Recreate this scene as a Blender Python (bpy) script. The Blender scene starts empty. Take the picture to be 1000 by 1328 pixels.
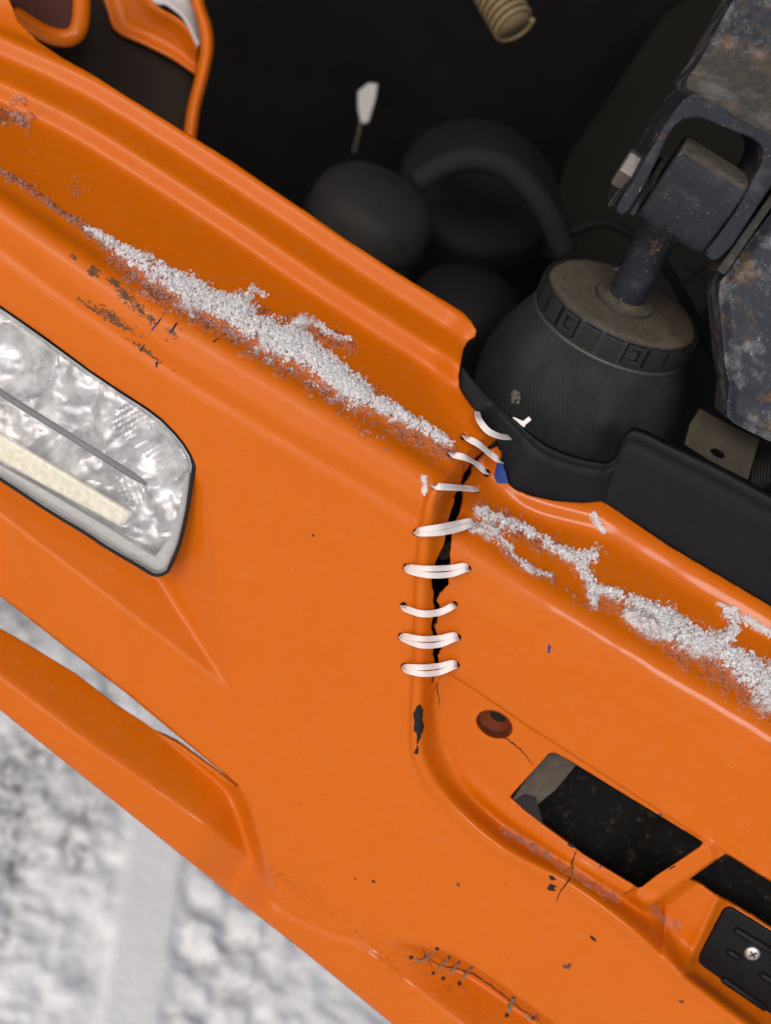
import bpy, bmesh, math, random
import numpy as np
from mathutils import Matrix, Vector
random.seed(7); rng = np.random.default_rng(7)
sc = bpy.context.scene
col = sc.collection

# ---------------------------------------------------------------- frame of the survey
# Everything is measured in millimetre-like units (1 unit = 0.45 mm) in a frame that lies on the bumper:
# x along the picture's width, y up, z towards the viewer; the rotation R stands it upright in the world.
K = 0.00045; DIST = 1500.0
PITCH, ROLL = math.radians(40), math.radians(32)
cp, sp = math.cos(PITCH), math.sin(PITCH)
uv_ = np.array([math.sin(ROLL), math.cos(ROLL), 0.0]); zz = np.array([0, 0, 1.0])
AX = np.array([math.cos(ROLL), -math.sin(ROLL), 0.0])
AZ = cp * uv_ + sp * zz
AY = sp * uv_ - cp * zz
R = np.array([AX, AY, AZ])
OFF = np.array([0, 0, 0.62])
def Wd(P):
    return (np.asarray(P, float) @ R.T) * K + OFF
def ray(px, py, h=0.0):
    px = np.asarray(px, float); py = np.asarray(py, float); h = np.asarray(h, float) + 0 * px
    f = (DIST - h) / DIST
    return np.stack([(px - 500) * f, (664 - py) * f, h], -1)

# ---------------------------------------------------------------- camera, sky, sun, exposure
cam_d = bpy.data.cameras.new('camera'); cam = bpy.data.objects.new('camera', cam_d); col.objects.link(cam)
cam_d.sensor_fit = 'HORIZONTAL'; cam_d.sensor_width = 36; cam_d.lens = 36 * DIST / 1000
cam_d.clip_start = 0.01; cam_d.clip_end = 3000
m4 = Matrix([list(R[i]) + [0] for i in range(3)] + [[0, 0, 0, 1]])
m4.translation = Vector(Wd([0, 0, DIST]).tolist()); cam.matrix_world = m4
cam_d.dof.use_dof = True; cam_d.dof.focus_distance = (DIST - 15) * K; cam_d.dof.aperture_fstop = 4.6
sc.camera = cam; sc.cycles.transparent_max_bounces = 64
SUN_E, SUN_A = math.radians(40), math.radians(24)     # azimuth measured from straight ahead of the truck
sv = Vector((math.sin(SUN_A) * math.cos(SUN_E), -math.cos(SUN_A) * math.cos(SUN_E), math.sin(SUN_E)))
w = bpy.data.worlds.new('World'); sc.world = w; w.use_nodes = True
nt = w.node_tree; bg = nt.nodes['Background']; sk = nt.nodes.new('ShaderNodeTexSky'); sk.sky_type = 'NISHITA'
sk.sun_disc = False; sk.sun_elevation = SUN_E; sk.sun_rotation = math.pi + SUN_A; sk.air_density = .9; sk.dust_density = 4.0; sk.ozone_density = .5
nt.links.new(sk.outputs[0], bg.inputs[0]); bg.inputs[1].default_value = 0.15
sl = bpy.data.lights.new('sun', 'SUN'); sl.energy = 1.1; sl.angle = math.radians(17); sl.color = (1, .985, .96)
so = bpy.data.objects.new('sun', sl); col.objects.link(so); so.rotation_euler = sv.to_track_quat('Z', 'Y').to_euler()
sc.view_settings.view_transform = 'Standard'; sc.view_settings.look = 'None'; sc.view_settings.exposure = -0.1; sc.view_settings.gamma = 1

# ---------------------------------------------------------------- materials
def mat(name):
    m = bpy.data.materials.new(name); m.use_nodes = True
    return m, m.node_tree, m.node_tree.nodes['Principled BSDF']
def node(t, typ, **kw):
    n = t.nodes.new(typ)
    for k, v in kw.items():
        if k.startswith('i_'):
            n.inputs[k[2:].replace('_', ' ')].default_value = v
        else:
            setattr(n, k, v)
    return n
def coord(t):
    g = node(t, 'ShaderNodeNewGeometry'); return g.outputs['Position']
def noise(t, scale, detail=4, rough=.6, vec=None):
    n = node(t, 'ShaderNodeTexNoise'); n.inputs['Scale'].default_value = scale; n.inputs['Detail'].default_value = detail; n.inputs['Roughness'].default_value = rough
    t.links.new(vec or coord(t), n.inputs['Vector']); return n.outputs['Fac']
def ramp(t, fac, a, b, ca=(0, 0, 0, 1), cb=(1, 1, 1, 1)):
    r = node(t, 'ShaderNodeValToRGB'); e = r.color_ramp.elements
    e[0].position = a; e[1].position = b; e[0].color = ca; e[1].color = cb
    t.links.new(fac, r.inputs[0]); return r.outputs[0]
def mix(t, fac, a, b):
    n = node(t, 'ShaderNodeMix', data_type='RGBA')
    for sock, v in ((n.inputs[0], fac), (n.inputs[6], a), (n.inputs[7], b)):
        if isinstance(v, (int, float, tuple)): sock.default_value = v
        else: t.links.new(v, sock)
    return n.outputs[2]
def mul(t, a, b):
    n = node(t, 'ShaderNodeMath', operation='MULTIPLY')
    for s, v in ((n.inputs[0], a), (n.inputs[1], b)):
        if isinstance(v, (int, float)): s.default_value = v
        else: t.links.new(v, s)
    return n.outputs[0]
def bump(t, bs, h, strength, dist=.0005):
    n = node(t, 'ShaderNodeBump'); n.inputs['Strength'].default_value = strength; n.inputs['Distance'].default_value = dist
    t.links.new(h, n.inputs['Height']); t.links.new(n.outputs[0], bs.inputs['Normal'])
def upface(t):
    g = node(t, 'ShaderNodeNewGeometry'); x = node(t, 'ShaderNodeSeparateXYZ'); t.links.new(g.outputs['Normal'], x.inputs[0]); return x.outputs['Z']
def simple(name, c, rough=.6, metal=0.0, coat=0.0, nscale=400, nstr=.25, var=.35, bs_=.2, spec=.25):
    m, t, b = mat(name)
    n = noise(t, nscale, 5)
    d = tuple(x * (1 - var) for x in c[:3]) + (1,)
    t.links.new(mix(t, n, d, tuple(min(1, x * (1 + var)) for x in c[:3]) + (1,)), b.inputs['Base Color'])
    b.inputs['Roughness'].default_value = rough; b.inputs['Metallic'].default_value = metal; b.inputs['Specular IOR Level'].default_value = spec; b.inputs['Coat Weight'].default_value = coat
    if bs_: bump(t, b, noise(t, nscale * 3, 3), bs_)
    return m
# orange paint under clear coat with road film
M = {}
m, t, b = mat('orange_paint'); M['paint'] = m
ORANGE = (.53, .113, .0015, 1)
film = ramp(t, noise(t, 130, 8, .72), .52, .70)
speck = ramp(t, noise(t, 900, 2), .70, .76)
stain = ramp(t, noise(t, 75, 7, .75), .62, .72)
c = mix(t, noise(t, 9, 3), ORANGE, (.505, .104, .0015, 1))
c = mix(t, mul(t, film, .06), c, (.42, .30, .20, 1))
c = mix(t, mul(t, stain, .10), c, (.25, .12, .05, 1))
c = mix(t, mul(t, speck, .16), c, (.30, .17, .08, 1))
mp = node(t, 'ShaderNodeMapping'); mp.inputs['Rotation'].default_value = (.3, .7, .5); mp.inputs['Scale'].default_value = (.06, 1, 1); t.links.new(coord(t), mp.inputs[0])
scr_ = ramp(t, noise(t, 1500, 2, .5, mp.outputs[0]), .73, .76); c = mix(t, mul(t, scr_, .22), c, (.75, .40, .20, 1))
t.links.new(c, b.inputs['Base Color'])
rr = node(t, 'ShaderNodeMapRange'); t.links.new(film, rr.inputs[0]); rr.inputs[3].default_value = .45; rr.inputs[4].default_value = .6
t.links.new(rr.outputs[0], b.inputs['Roughness'])
b.inputs['Coat Weight'].default_value = .36; b.inputs['Specular IOR Level'].default_value = .06
cr = node(t, 'ShaderNodeMapRange'); t.links.new(noise(t, 40, 6, .7), cr.inputs[0]); cr.inputs[3].default_value = .07; cr.inputs[4].default_value = .24
t.links.new(cr.outputs[0], b.inputs['Coat Roughness'])
bump(t, b, noise(t, 420, 2), .035, .0006)
M['black_chip'] = simple('bare_black_plastic', (.012, .011, .010), .75)
M['blue_chip'] = simple('blue_primer', (.004, .032, .20), .5)
M['grime'] = simple('grime', (.09, .055, .035), .9)
M['trim'] = simple('black_trim_plastic', (.0042, .0046, .0062), .55, nscale=160, var=.6, bs_=.25, spec=.2)
M['pad'] = simple('black_pad_plastic', (.0042, .0042, .005), .5, nscale=200, var=.8, bs_=.25, spec=.2)
M['beam'] = simple('dirty_black_beam', (.012, .011, .010), .8, nscale=120, var=.8, bs_=.6)
m, t, b = mat('beam_rust'); M['beam'] = m
f = ramp(t, noise(t, 180, 7, .75), .55, .70)
t.links.new(mix(t, f, (.006, .006, .006, 1), (.06, .045, .03, 1)), b.inputs['Base Color']); b.inputs['Roughness'].default_value = .8; b.inputs['Specular IOR Level'].default_value = .1
bump(t, b, noise(t, 700, 4), .6)
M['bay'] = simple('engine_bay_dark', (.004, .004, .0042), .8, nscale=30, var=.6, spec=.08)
M['bay_rubber'] = simple('dull_black_rubber', (.009, .009, .0095), .7, nscale=60, spec=.08)
M['bay_plastic'] = simple('dusty_plastic', (.022, .0215, .0205), .5, nscale=60, spec=.08)
M['brown'] = simple('dark_brown_panel', (.016, .010, .007), .6, nscale=40, spec=.08)
M['olive'] = simple('dark_olive_panel', (.006, .0056, .004), .7, nscale=40, spec=.08)
M['tan_hose'] = simple('tan_hose', (.17, .12, .06), .5)
M['white'] = simple('white_plastic', (.34, .335, .33), .5, var=.05)
m, t, b = mat('nylon'); M['nylon'] = m
b.inputs['Base Color'].default_value = (.80, .74, .71, 1); b.inputs['Roughness'].default_value = .38
b.inputs['Subsurface Weight'].default_value = .25; b.inputs['Subsurface Radius'].default_value = (.004, .003, .0025); b.inputs['Subsurface Scale'].default_value = .3
uvn = node(t, 'ShaderNodeUVMap'); wv = node(t, 'ShaderNodeTexWave'); wv.inputs['Scale'].default_value = 9; wv.bands_direction = 'X'
t.links.new(uvn.outputs[0], wv.inputs['Vector']); bump(t, b, wv.outputs['Fac'], .35, .0006)
M['wire'] = simple('grey_wire', (.16, .14, .12), .5)
M['brass'] = simple('dusty_plated_steel', (.032, .026, .016), .6, metal=.2, nscale=90, var=.7)
M['steel'] = simple('worn_steel', (.17, .16, .145), .45, metal=.7, nscale=300)
M['screw'] = simple('screw_steel', (.50, .48, .44), .4, metal=.8, nscale=500)
M['grey_metal'] = simple('dirty_grey_bracket', (.065, .053, .04), .7, nscale=200, var=.6)
# worn black-blue steel with dust and rust
def worn(name, rust=.5, dust=.7, nscale=70, base=(.016, .019, .025, 1), scr=.5):
    m, t, b = mat(name)
    p = coord(t)
    c = mix(t, noise(t, 220, 6, .7), base, tuple(min(1, x * 1.9) for x in base[:3]) + (1,))
    r = ramp(t, noise(t, nscale, 8, .72), .60 - .16 * rust, .72 - .12 * rust)
    rc = mix(t, noise(t, 500, 5), (.085, .042, .020, 1), (.20, .125, .065, 1))
    c = mix(t, mul(t, r, .9), c, rc)
    n3 = ramp(t, noise(t, 60, 8, .75), .50, .66)
    c = mix(t, mul(t, n3, scr), c, (.17, .18, .19, 1))
    mp = node(t, 'ShaderNodeMapping'); mp.inputs['Scale'].default_value = (1, .12, .5); mp.inputs['Rotation'].default_value = (.5, .4, 1.0); t.links.new(p, mp.inputs[0])
    s1 = ramp(t, noise(t, 900, 3, .5, mp.outputs[0]), .70, .73)
    c = mix(t, mul(t, s1, .7), c, (.36, .36, .35, 1))
    u = ramp(t, upface(t), .70, .93)
    d = mul(t, u, mul(t, ramp(t, noise(t, 190, 8, .8), .30, .58), dust))
    c = mix(t, d, c, (.105, .088, .064, 1))
    t.links.new(c, b.inputs['Base Color']); b.inputs['Roughness'].default_value = .58; b.inputs['Specular IOR Level'].default_value = .22
    bump(t, b, noise(t, 600, 6, .7), .5, .0008)
    return m
M['worn'] = worn('worn_black_steel', .10, .95, base=(.009, .0108, .015, 1), scr=.16)
M['worn_dusty'] = worn('dusty_black_cap', .25, 1.0, base=(.02, .019, .017, 1), scr=.25)
M['rusty'] = worn('rusty_black_steel', .40, .75, 42, scr=.8)
M['lug'] = simple('lug_plastic', (.015, .016, .018), .55, nscale=350, var=.6)
m, t, b = mat('woven_rubber'); M['weave'] = m
uvn = node(t, 'ShaderNodeUVMap'); mp = node(t, 'ShaderNodeMapping'); mp.inputs['Rotation'].default_value = (0, 0, .55); t.links.new(uvn.outputs[0], mp.inputs[0])
wv = node(t, 'ShaderNodeTexWave'); wv.inputs['Scale'].default_value = 8.5; wv.inputs['Distortion'].default_value = .3; t.links.new(mp.outputs[0], wv.inputs['Vector'])
dd = ramp(t, noise(t, 45, 7, .7), .42, .72)
c = mix(t, mul(t, dd, .8), (.007, .0078, .0085, 1), (.030, .030, .027, 1))
c = mix(t, mul(t, wv.outputs['Fac'], .34), c, (.036, .038, .038, 1))
t.links.new(c, b.inputs['Base Color']); b.inputs['Roughness'].default_value = .62; b.inputs['Specular IOR Level'].default_value = .25
bump(t, b, wv.outputs['Fac'], .55, .0008)
# snow, ice
m, t, b = mat('snow'); M['snow'] = m; t.nodes.remove(b)
tr = node(t, 'ShaderNodeBsdfTransparent'); df = node(t, 'ShaderNodeBsdfDiffuse'); df.inputs[0].default_value = (.97, .965, .965, 1); tl_ = node(t, 'ShaderNodeBsdfTranslucent'); tl_.inputs[0].default_value = (.95, .95, .97, 1)
gl = node(t, 'ShaderNodeBsdfGlossy'); gl.inputs['Roughness'].default_value = .2
m0 = node(t, 'ShaderNodeMixShader'); m0.inputs[0].default_value = .40; t.links.new(df.outputs[0], m0.inputs[1]); t.links.new(tl_.outputs[0], m0.inputs[2])
m1 = node(t, 'ShaderNodeMixShader'); m1.inputs[0].default_value = .06; t.links.new(m0.outputs[0], m1.inputs[1]); t.links.new(gl.outputs[0], m1.inputs[2])
m2 = node(t, 'ShaderNodeMixShader'); m2.inputs[0].default_value = .58; t.links.new(tr.outputs[0], m2.inputs[1]); t.links.new(m1.outputs[0], m2.inputs[2]); t.links.new(m2.outputs[0], t.nodes['Material Output'].inputs[0])
m, t, b = mat('ice'); M['ice'] = m; t.nodes.remove(b)
tr = node(t, 'ShaderNodeBsdfTransparent'); gl = node(t, 'ShaderNodeBsdfGlossy'); gl.inputs['Roughness'].default_value = .16; tl_ = node(t, 'ShaderNodeBsdfTranslucent'); tl_.inputs[0].default_value = (.9, .9, .93, 1)
df = node(t, 'ShaderNodeBsdfDiffuse'); df.inputs[0].default_value = (.9, .9, .93, 1)
fl_ = node(t, 'ShaderNodeLayerWeight'); fl_.inputs[0].default_value = .25; fr = node(t, 'ShaderNodeMath', operation='MULTIPLY'); t.links.new(fl_.outputs['Fresnel'], fr.inputs[0]); fr.inputs[1].default_value = .5
m0 = node(t, 'ShaderNodeMixShader'); m0.inputs[0].default_value = .5; t.links.new(tl_.outputs[0], m0.inputs[1]); t.links.new(df.outputs[0], m0.inputs[2])
m1 = node(t, 'ShaderNodeMixShader'); m1.inputs[0].default_value = .06; t.links.new(tr.outputs[0], m1.inputs[1]); t.links.new(m0.outputs[0], m1.inputs[2])
m2 = node(t, 'ShaderNodeMixShader'); t.links.new(fr.outputs[0], m2.inputs[0]); t.links.new(m1.outputs[0], m2.inputs[1]); t.links.new(gl.outputs[0], m2.inputs[2])
t.links.new(m2.outputs[0], t.nodes['Material Output'].inputs[0])
# headlight
m, t, b = mat('chrome'); M['chrome'] = m
t.links.new(mix(t, ramp(t, noise(t, 70, 3), .35, .65), (.34, .35, .37, 1), (.92, .93, .95, 1)), b.inputs['Base Color']); b.inputs['Metallic'].default_value = .6; b.inputs['Roughness'].default_value = .42
bump(t, b, noise(t, 60, 1), .15, .002)
m, t, b = mat('light_guide'); M['guide'] = m
t.links.new(mix(t, ramp(t, noise(t, 260, 3), .3, .7), (.66, .62, .42, 1), (.92, .90, .80, 1)), b.inputs['Base Color']); b.inputs['Roughness'].default_value = .25
b.inputs['Coat Weight'].default_value = .6; bump(t, b, noise(t, 300, 2), .35, .001)
m, t, b = mat('clear_lens'); M['lens'] = m
for nn in list(t.nodes):
    if nn.type == 'BSDF_PRINCIPLED': t.nodes.remove(nn)
out = t.nodes['Material Output']
tr = node(t, 'ShaderNodeBsdfTransparent'); gl = node(t, 'ShaderNodeBsdfGlossy'); gl.inputs['Roughness'].default_value = .05
df = node(t, 'ShaderNodeBsdfDiffuse'); df.inputs[0].default_value = (.80, .81, .83, 1)
fr = node(t, 'ShaderNodeFresnel'); fr.inputs[0].default_value = 1.5
m1 = node(t, 'ShaderNodeMixShader'); t.links.new(fr.outputs[0], m1.inputs[0]); t.links.new(tr.outputs[0], m1.inputs[1]); t.links.new(gl.outputs[0], m1.inputs[2])
hz = node(t, 'ShaderNodeMapRange'); t.links.new(noise(t, 60, 6, .7), hz.inputs[0]); hz.inputs[3].default_value = .05; hz.inputs[4].default_value = .24
m2 = node(t, 'ShaderNodeMixShader'); t.links.new(hz.outputs[0], m2.inputs[0]); t.links.new(m1.outputs[0], m2.inputs[1]); t.links.new(df.outputs[0], m2.inputs[2])
t.links.new(m2.outputs[0], out.inputs[0])
# ground
m, t, b = mat('trodden_snow'); M['ground'] = m
at = node(t, 'ShaderNodeAttribute'); at.attribute_name = 'grit'
c = mix(t, noise(t, 35, 6, .7), (.74, .76, .79, 1), (.90, .91, .92, 1))
gr = mul(t, at.outputs['Fac'], ramp(t, noise(t, 120, 7, .78), .45, .60))
c = mix(t, gr, c, (.13, .12, .105, 1))
t.links.new(c, b.inputs['Base Color']); b.inputs['Roughness'].default_value = .8; bump(t, b, noise(t, 160, 6, .7), .6, .004)

# ---------------------------------------------------------------- object helpers
LOC = {}
def thing(name, label, cat, at_c, group=None):
    o = bpy.data.objects.new(name, None); col.objects.link(o); p = Wd(at_c); o.location = p; o.empty_display_size = .02
    o['label'] = label; o['category'] = cat
    if group: o['group'] = group
    LOC[o.name] = p; return o
def tag(o, label, cat, group=None, kind=None):
    if label: o['label'] = label
    if cat: o['category'] = cat
    if group: o['group'] = group
    if kind: o['kind'] = kind
    return o
def obj(name, V, F, material, parent=None, smooth=True, world=False, uv=None, bevel=0, solid=0, sub=0, angle=None):
    V = np.asarray(V, float); P = V if world else Wd(V)
    org = np.zeros(3)
    q = parent
    while q is not None: org = org + np.array(q.location); q = q.parent
    if parent is None: org = P.mean(0)
    P = P - org
    me = bpy.data.meshes.new(name); me.from_pydata(P.tolist() if len(P) < 50000 else P, [], F if isinstance(F, list) else F.tolist())
    me.update()
    o = bpy.data.objects.new(name, me); col.objects.link(o)
    if parent is None: o.location = org
    else: o.parent = parent
    for mm in (material if isinstance(material, (list, tuple)) else [material]): me.materials.append(mm)
    if uv is not None:
        ul = me.uv_layers.new(name='UVMap'); li = np.empty(len(me.loops), int); me.loops.foreach_get('vertex_index', li)
        ul.data.foreach_set('uv', np.asarray(uv, float)[li].ravel())
    if smooth:
        me.polygons.foreach_set('use_smooth', np.ones(len(me.polygons), bool))
    if angle: me.set_sharp_from_angle(angle=angle)
    if solid:
        s = o.modifiers.new('s', 'SOLIDIFY'); s.thickness = solid * K; s.offset = -1; s.use_rim = True
    if bevel:
        bv = o.modifiers.new('b', 'BEVEL'); bv.width = bevel * K; bv.segments = 3; bv.limit_method = 'ANGLE'; bv.angle_limit = math.radians(35); bv.harden_normals = False
    if sub:
        ss = o.modifiers.new('u', 'SUBSURF'); ss.levels = sub; ss.render_levels = sub
    return o
def fixn(o):
    bm = bmesh.new(); bm.from_mesh(o.data); bmesh.ops.recalc_face_normals(bm, faces=bm.faces); bm.to_mesh(o.data); bm.free(); return o
def nrm(v): v = np.asarray(v, float); return v / np.linalg.norm(v)
def basis(a):
    a = nrm(a); r = np.array([0, 0, 1.]) if abs(a[2]) < .9 else np.array([1., 0, 0]); e1 = nrm(np.cross(r, a)); return a, e1, np.cross(a, e1)
def crom(P, n=8):
    P = np.asarray(P, float); Q = np.vstack([2 * P[0] - P[1], P, 2 * P[-1] - P[-2]]); out = []
    for i in range(1, len(Q) - 2):
        a, b_, c_, d = Q[i - 1:i + 3]
        for k in range(n):
            u = k / n; out.append(.5 * ((2 * b_) + (c_ - a) * u + (2 * a - 5 * b_ + 4 * c_ - d) * u * u + (3 * b_ - a - 3 * c_ + d) * u ** 3))
    out.append(P[-1]); return np.array(out)
def tube(P, r, n=12, cap=True):
    P = np.asarray(P, float); r = np.broadcast_to(np.asarray(r, float), (len(P),)); V = []; F = []
    T = np.gradient(P, axis=0); _, e1, _ = basis(T[0])
    for i, p in enumerate(P):
        tt = nrm(T[i]); e1 = nrm(e1 - tt * np.dot(e1, tt)); e2 = np.cross(tt, e1)
        for k in range(n):
            a = 2 * math.pi * k / n; V.append(p + r[i] * (math.cos(a) * e1 + math.sin(a) * e2))
    for i in range(len(P) - 1):
        for k in range(n):
            F.append([i * n + k, i * n + (k + 1) % n, (i + 1) * n + (k + 1) % n, (i + 1) * n + k])
    if cap: F.append(list(range(n))[::-1]); F.append([(len(P) - 1) * n + k for k in range(n)])
    return np.array(V), F
def lathe(prof, c, axis, n=48, a0=0, a1=2 * math.pi, uvs=(1, 1), caps=False, wob=0):
    a, e1, e2 = basis(axis); V = []; F = []; U = []; full = abs(a1 - a0 - 2 * math.pi) < 1e-6; m_ = n + 1
    L = np.cumsum([0] + [math.hypot(prof[i + 1][0] - prof[i][0], prof[i + 1][1] - prof[i][1]) for i in range(len(prof) - 1)])
    for i, (r, z) in enumerate(prof):
        for k in range(m_):
            an = a0 + (a1 - a0) * k / n; rr_ = r * (1 + wob * math.sin(3 * an + z * .02) + wob * .6 * math.sin(7 * an + 1))
            V.append(np.asarray(c) + a * z + rr_ * (math.cos(an) * e1 + math.sin(an) * e2)); U.append((k / n * uvs[0], L[i] / max(L[-1], 1e-6) * uvs[1]))
    for i in range(len(prof) - 1):
        for k in range(n): F.append([i * m_ + k, i * m_ + k + 1, (i + 1) * m_ + k + 1, (i + 1) * m_ + k])
    return np.array(V), F, np.array(U)
def weld(o, d=1e-6):
    bm = bmesh.new(); bm.from_mesh(o.data); bmesh.ops.remove_doubles(bm, verts=bm.verts, dist=d); bmesh.ops.recalc_face_normals(bm, faces=bm.faces); bm.to_mesh(o.data); bm.free(); return o
def prism(P, ext):
    P = np.asarray(P, float); n = len(P); V = np.vstack([P, P + np.asarray(ext, float)])
    F = [list(range(n))[::-1], list(range(n, 2 * n))] + [[i, (i + 1) % n, (i + 1) % n + n, i + n] for i in range(n)]
    return V, F
def boxc(c, ex, ey, ez):
    c = np.asarray(c, float); V = [c + sx * np.asarray(ex) + sy * np.asarray(ey) + sz * np.asarray(ez) for sx in (-1, 1) for sy in (-1, 1) for sz in (-1, 1)]
    return np.array(V), [[0, 1, 3, 2], [4, 6, 7, 5], [0, 4, 5, 1], [2, 3, 7, 6], [0, 2, 6, 4], [1, 5, 7, 3]]
def join(L):
    V = []; F = []; n = 0
    for v, f in L:
        V.append(np.asarray(v)); F += [[i + n for i in q] for q in f]; n += len(v)
    return np.vstack(V), F
def skirt(V, F, ext):
    """closes a clipped sheet into a solid: a back copy and a side wall along its boundary"""
    V = np.asarray(V); F = np.asarray(F); n = len(V); E = {}
    for q_ in F:
        for a, b_ in zip(q_, np.roll(q_, -1)):
            if (b_, a) in E: del E[(b_, a)]
            else: E[(a, b_)] = 1
    return np.vstack([V, V + np.asarray(ext, float)]), F.tolist() + [[b_, a, a + n, b_ + n] for a, b_ in E] + (F[:, ::-1] + n).tolist()
def inside(px, py, poly):
    poly = np.asarray(poly, float); r = np.zeros(np.shape(px), bool); n = len(poly)
    lo, hi = poly.min(0), poly.max(0); bb = (px >= lo[0]) & (px <= hi[0]) & (py >= lo[1]) & (py <= hi[1])
    x = px[bb]; y = py[bb]; c_ = np.zeros(x.shape, bool)
    for i in range(n):
        x1, y1 = poly[i]; x2, y2 = poly[(i + 1) % n]
        if y1 == y2: continue
        c_ ^= ((y1 > y) != (y2 > y)) & (x < (x2 - x1) * (y - y1) / (y2 - y1) + x1)
    r[bb] = c_; return r
def near(px, py, line, closed=False):
    """distance, signed side, closest point to a polyline"""
    line = np.asarray(line, float); bd = np.full(px.shape, 1e9); bx = px.copy(); by = py.copy(); sg = np.ones(px.shape); prm = np.zeros(px.shape)
    n = len(line); acc = 0.0
    for i in range(n if closed else n - 1):
        a = line[i]; b_ = line[(i + 1) % n]; d = b_ - a; L2 = d @ d + 1e-12
        u = np.clip(((px - a[0]) * d[0] + (py - a[1]) * d[1]) / L2, 0, 1); qx = a[0] + u * d[0]; qy = a[1] + u * d[1]
        ds = np.hypot(px - qx, py - qy); k = ds < bd
        cr_ = d[0] * (py - a[1]) - d[1] * (px - a[0])
        bd = np.where(k, ds, bd); bx = np.where(k, qx, bx); by = np.where(k, qy, by); sg = np.where(k, np.sign(cr_), sg); prm = np.where(k, acc + u * math.sqrt(L2), prm); acc += math.sqrt(L2)
    return bd, sg, bx, by, prm
def sstep(x, a, b): u = np.clip((x - a) / (b - a), 0, 1); return u * u * (3 - 2 * u)
def vnoise(x, y, seed=0):
    xi = np.floor(x).astype(np.int64); yi = np.floor(y).astype(np.int64); fx = x - xi; fy = y - yi
    def hsh(i, j):
        h = (i * 374761393 + j * 668265263 + seed * 1442695041) & 0xffffffff; h = ((h ^ (h >> 13)) * 1274126177) & 0xffffffff; return ((h ^ (h >> 16)) & 0xffff) / 65535.0
    fx = fx * fx * (3 - 2 * fx); fy = fy * fy * (3 - 2 * fy)
    return (hsh(xi, yi) * (1 - fx) + hsh(xi + 1, yi) * fx) * (1 - fy) + (hsh(xi, yi + 1) * (1 - fx) + hsh(xi + 1, yi + 1) * fx) * fy
def fbm(x, y, oct=5, seed=0, gain=.5):
    s = 0; a = 1; tot = 0
    for i in range(oct): s = s + a * vnoise(x * 2 ** i, y * 2 ** i, seed + i); tot += a; a *= gain
    return s / tot

# ---------------------------------------------------------------- setting: ground and engine bay
CAMC = np.array([0, 0, DIST])
def ground_hit(px, py):
    d = ray(px, py) - CAMC; dw = d @ R.T; cw = Wd(CAMC); return cw + dw * (-cw[2] / dw[2])
g0 = ground_hit(150, 1150)
q = np.linspace(-1, 1, 360); warp = np.sign(q) * (np.abs(q) * .75 + np.abs(q) ** 9 * 600 * 1.0)
GX, GY = np.meshgrid(g0[0] + warp, g0[1] + warp, indexing='ij')
Pc = ((np.stack([GX, GY, 0 * GX], -1) - OFF) / K) @ R     # back into the survey frame
den = np.maximum(DIST - Pc[..., 2], 1); gpx = 500 + Pc[..., 0] * DIST / den; gpy = 664 - Pc[..., 1] * DIST / den
loc = np.exp(-((GX - g0[0]) ** 2 + (GY - g0[1]) ** 2) / .9 ** 2)
hgt = (fbm(GX * 32, GY * 32, 4, 3, .6) - .5) * .012 * loc + (fbm(GX * 60, GY * 60, 3, 9) - .5) * .010 * loc
sx = (gpx - 197) + (gpy - 1130) * .155       # across the tyre track
strip = 1 - sstep(np.abs(sx), 34, 46)
hgt = hgt * (1 - .9 * strip * loc) + strip * loc * .004
lug = sstep(sx, 44, 54) * (1 - sstep(sx, 150, 190)); ph = (gpy - sx * .18 + 14 * fbm(gpx * .02, gpy * .02, 2, 5)) / 62.0
colf = (sx - 50) / 56.0; ph = ph + .5 * np.floor(colf); lugh = (1 - sstep(np.abs((ph % 1) - .5), .20, .42)) * (1 - sstep(np.abs((colf % 1) - .5), .28, .48))
hgt = hgt + loc * lug * (lugh * .0055 - .003) * sstep(gpy, 1090, 1150)
lug2 = (1 - sstep(sx, -150, -46)) * sstep(sx, -260, -170)
hgt = hgt + loc * lug2 * (lugh * .004 - .002)
grit = sstep(fbm(gpx * .011 + 3, gpy * .011, 4, 21), .48, .70) * (1 - strip) * (1 - .85 * sstep(sx, 40, 60)) * (1 - .8 * sstep(gpy, 1190, 1300))
grit = np.clip(grit + .35 * lug * (1 - lugh) * sstep(gpy, 1120, 1180), 0, 1)
nq = len(q); idx = np.arange(nq * nq).reshape(nq, nq)
Fq = np.stack([idx[:-1, :-1], idx[1:, :-1], idx[1:, 1:], idx[:-1, 1:]], -1).reshape(-1, 4)
g = obj('ground', np.stack([GX, GY, hgt], -1).reshape(-1, 3), Fq, M['ground'], world=True); g['kind'] = 'structure'
a_ = g.data.attributes.new('grit', 'FLOAT', 'POINT'); a_.data.foreach_set('value', grit.ravel())
def wbox(name, x0, x1, y0, y1, z0, z1, material, parent=None):
    V, F = boxc([(x0 + x1) / 2, (y0 + y1) / 2, (z0 + z1) / 2], [(x1 - x0) / 2, 0, 0], [0, (y1 - y0) / 2, 0], [0, 0, (z1 - z0) / 2])
    return obj(name, V, F, material, parent, smooth=False, world=True)
for nm, bx_ in (('engine_bay_back_wall', (-1.1, 1.1, .55, .58, .40, 2.2)), ('engine_bay_left_wall', (-1.13, -1.1, .12, .58, .40, 2.2)), ('engine_bay_right_wall', (1.1, 1.13, .12, .58, .40, 2.2)), ('engine_bay_floor', (-1.1, 1.1, .13, .55, .40, .42)), ('unseen_cab_shade_wall', (-1.1, 1.1, .28, .549, 1.15, 2.2))):  # cab box is unseen, added to shade the bay and darken paint reflections
    wbox(nm, *bx_, M['bay'])['kind'] = 'structure'

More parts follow.
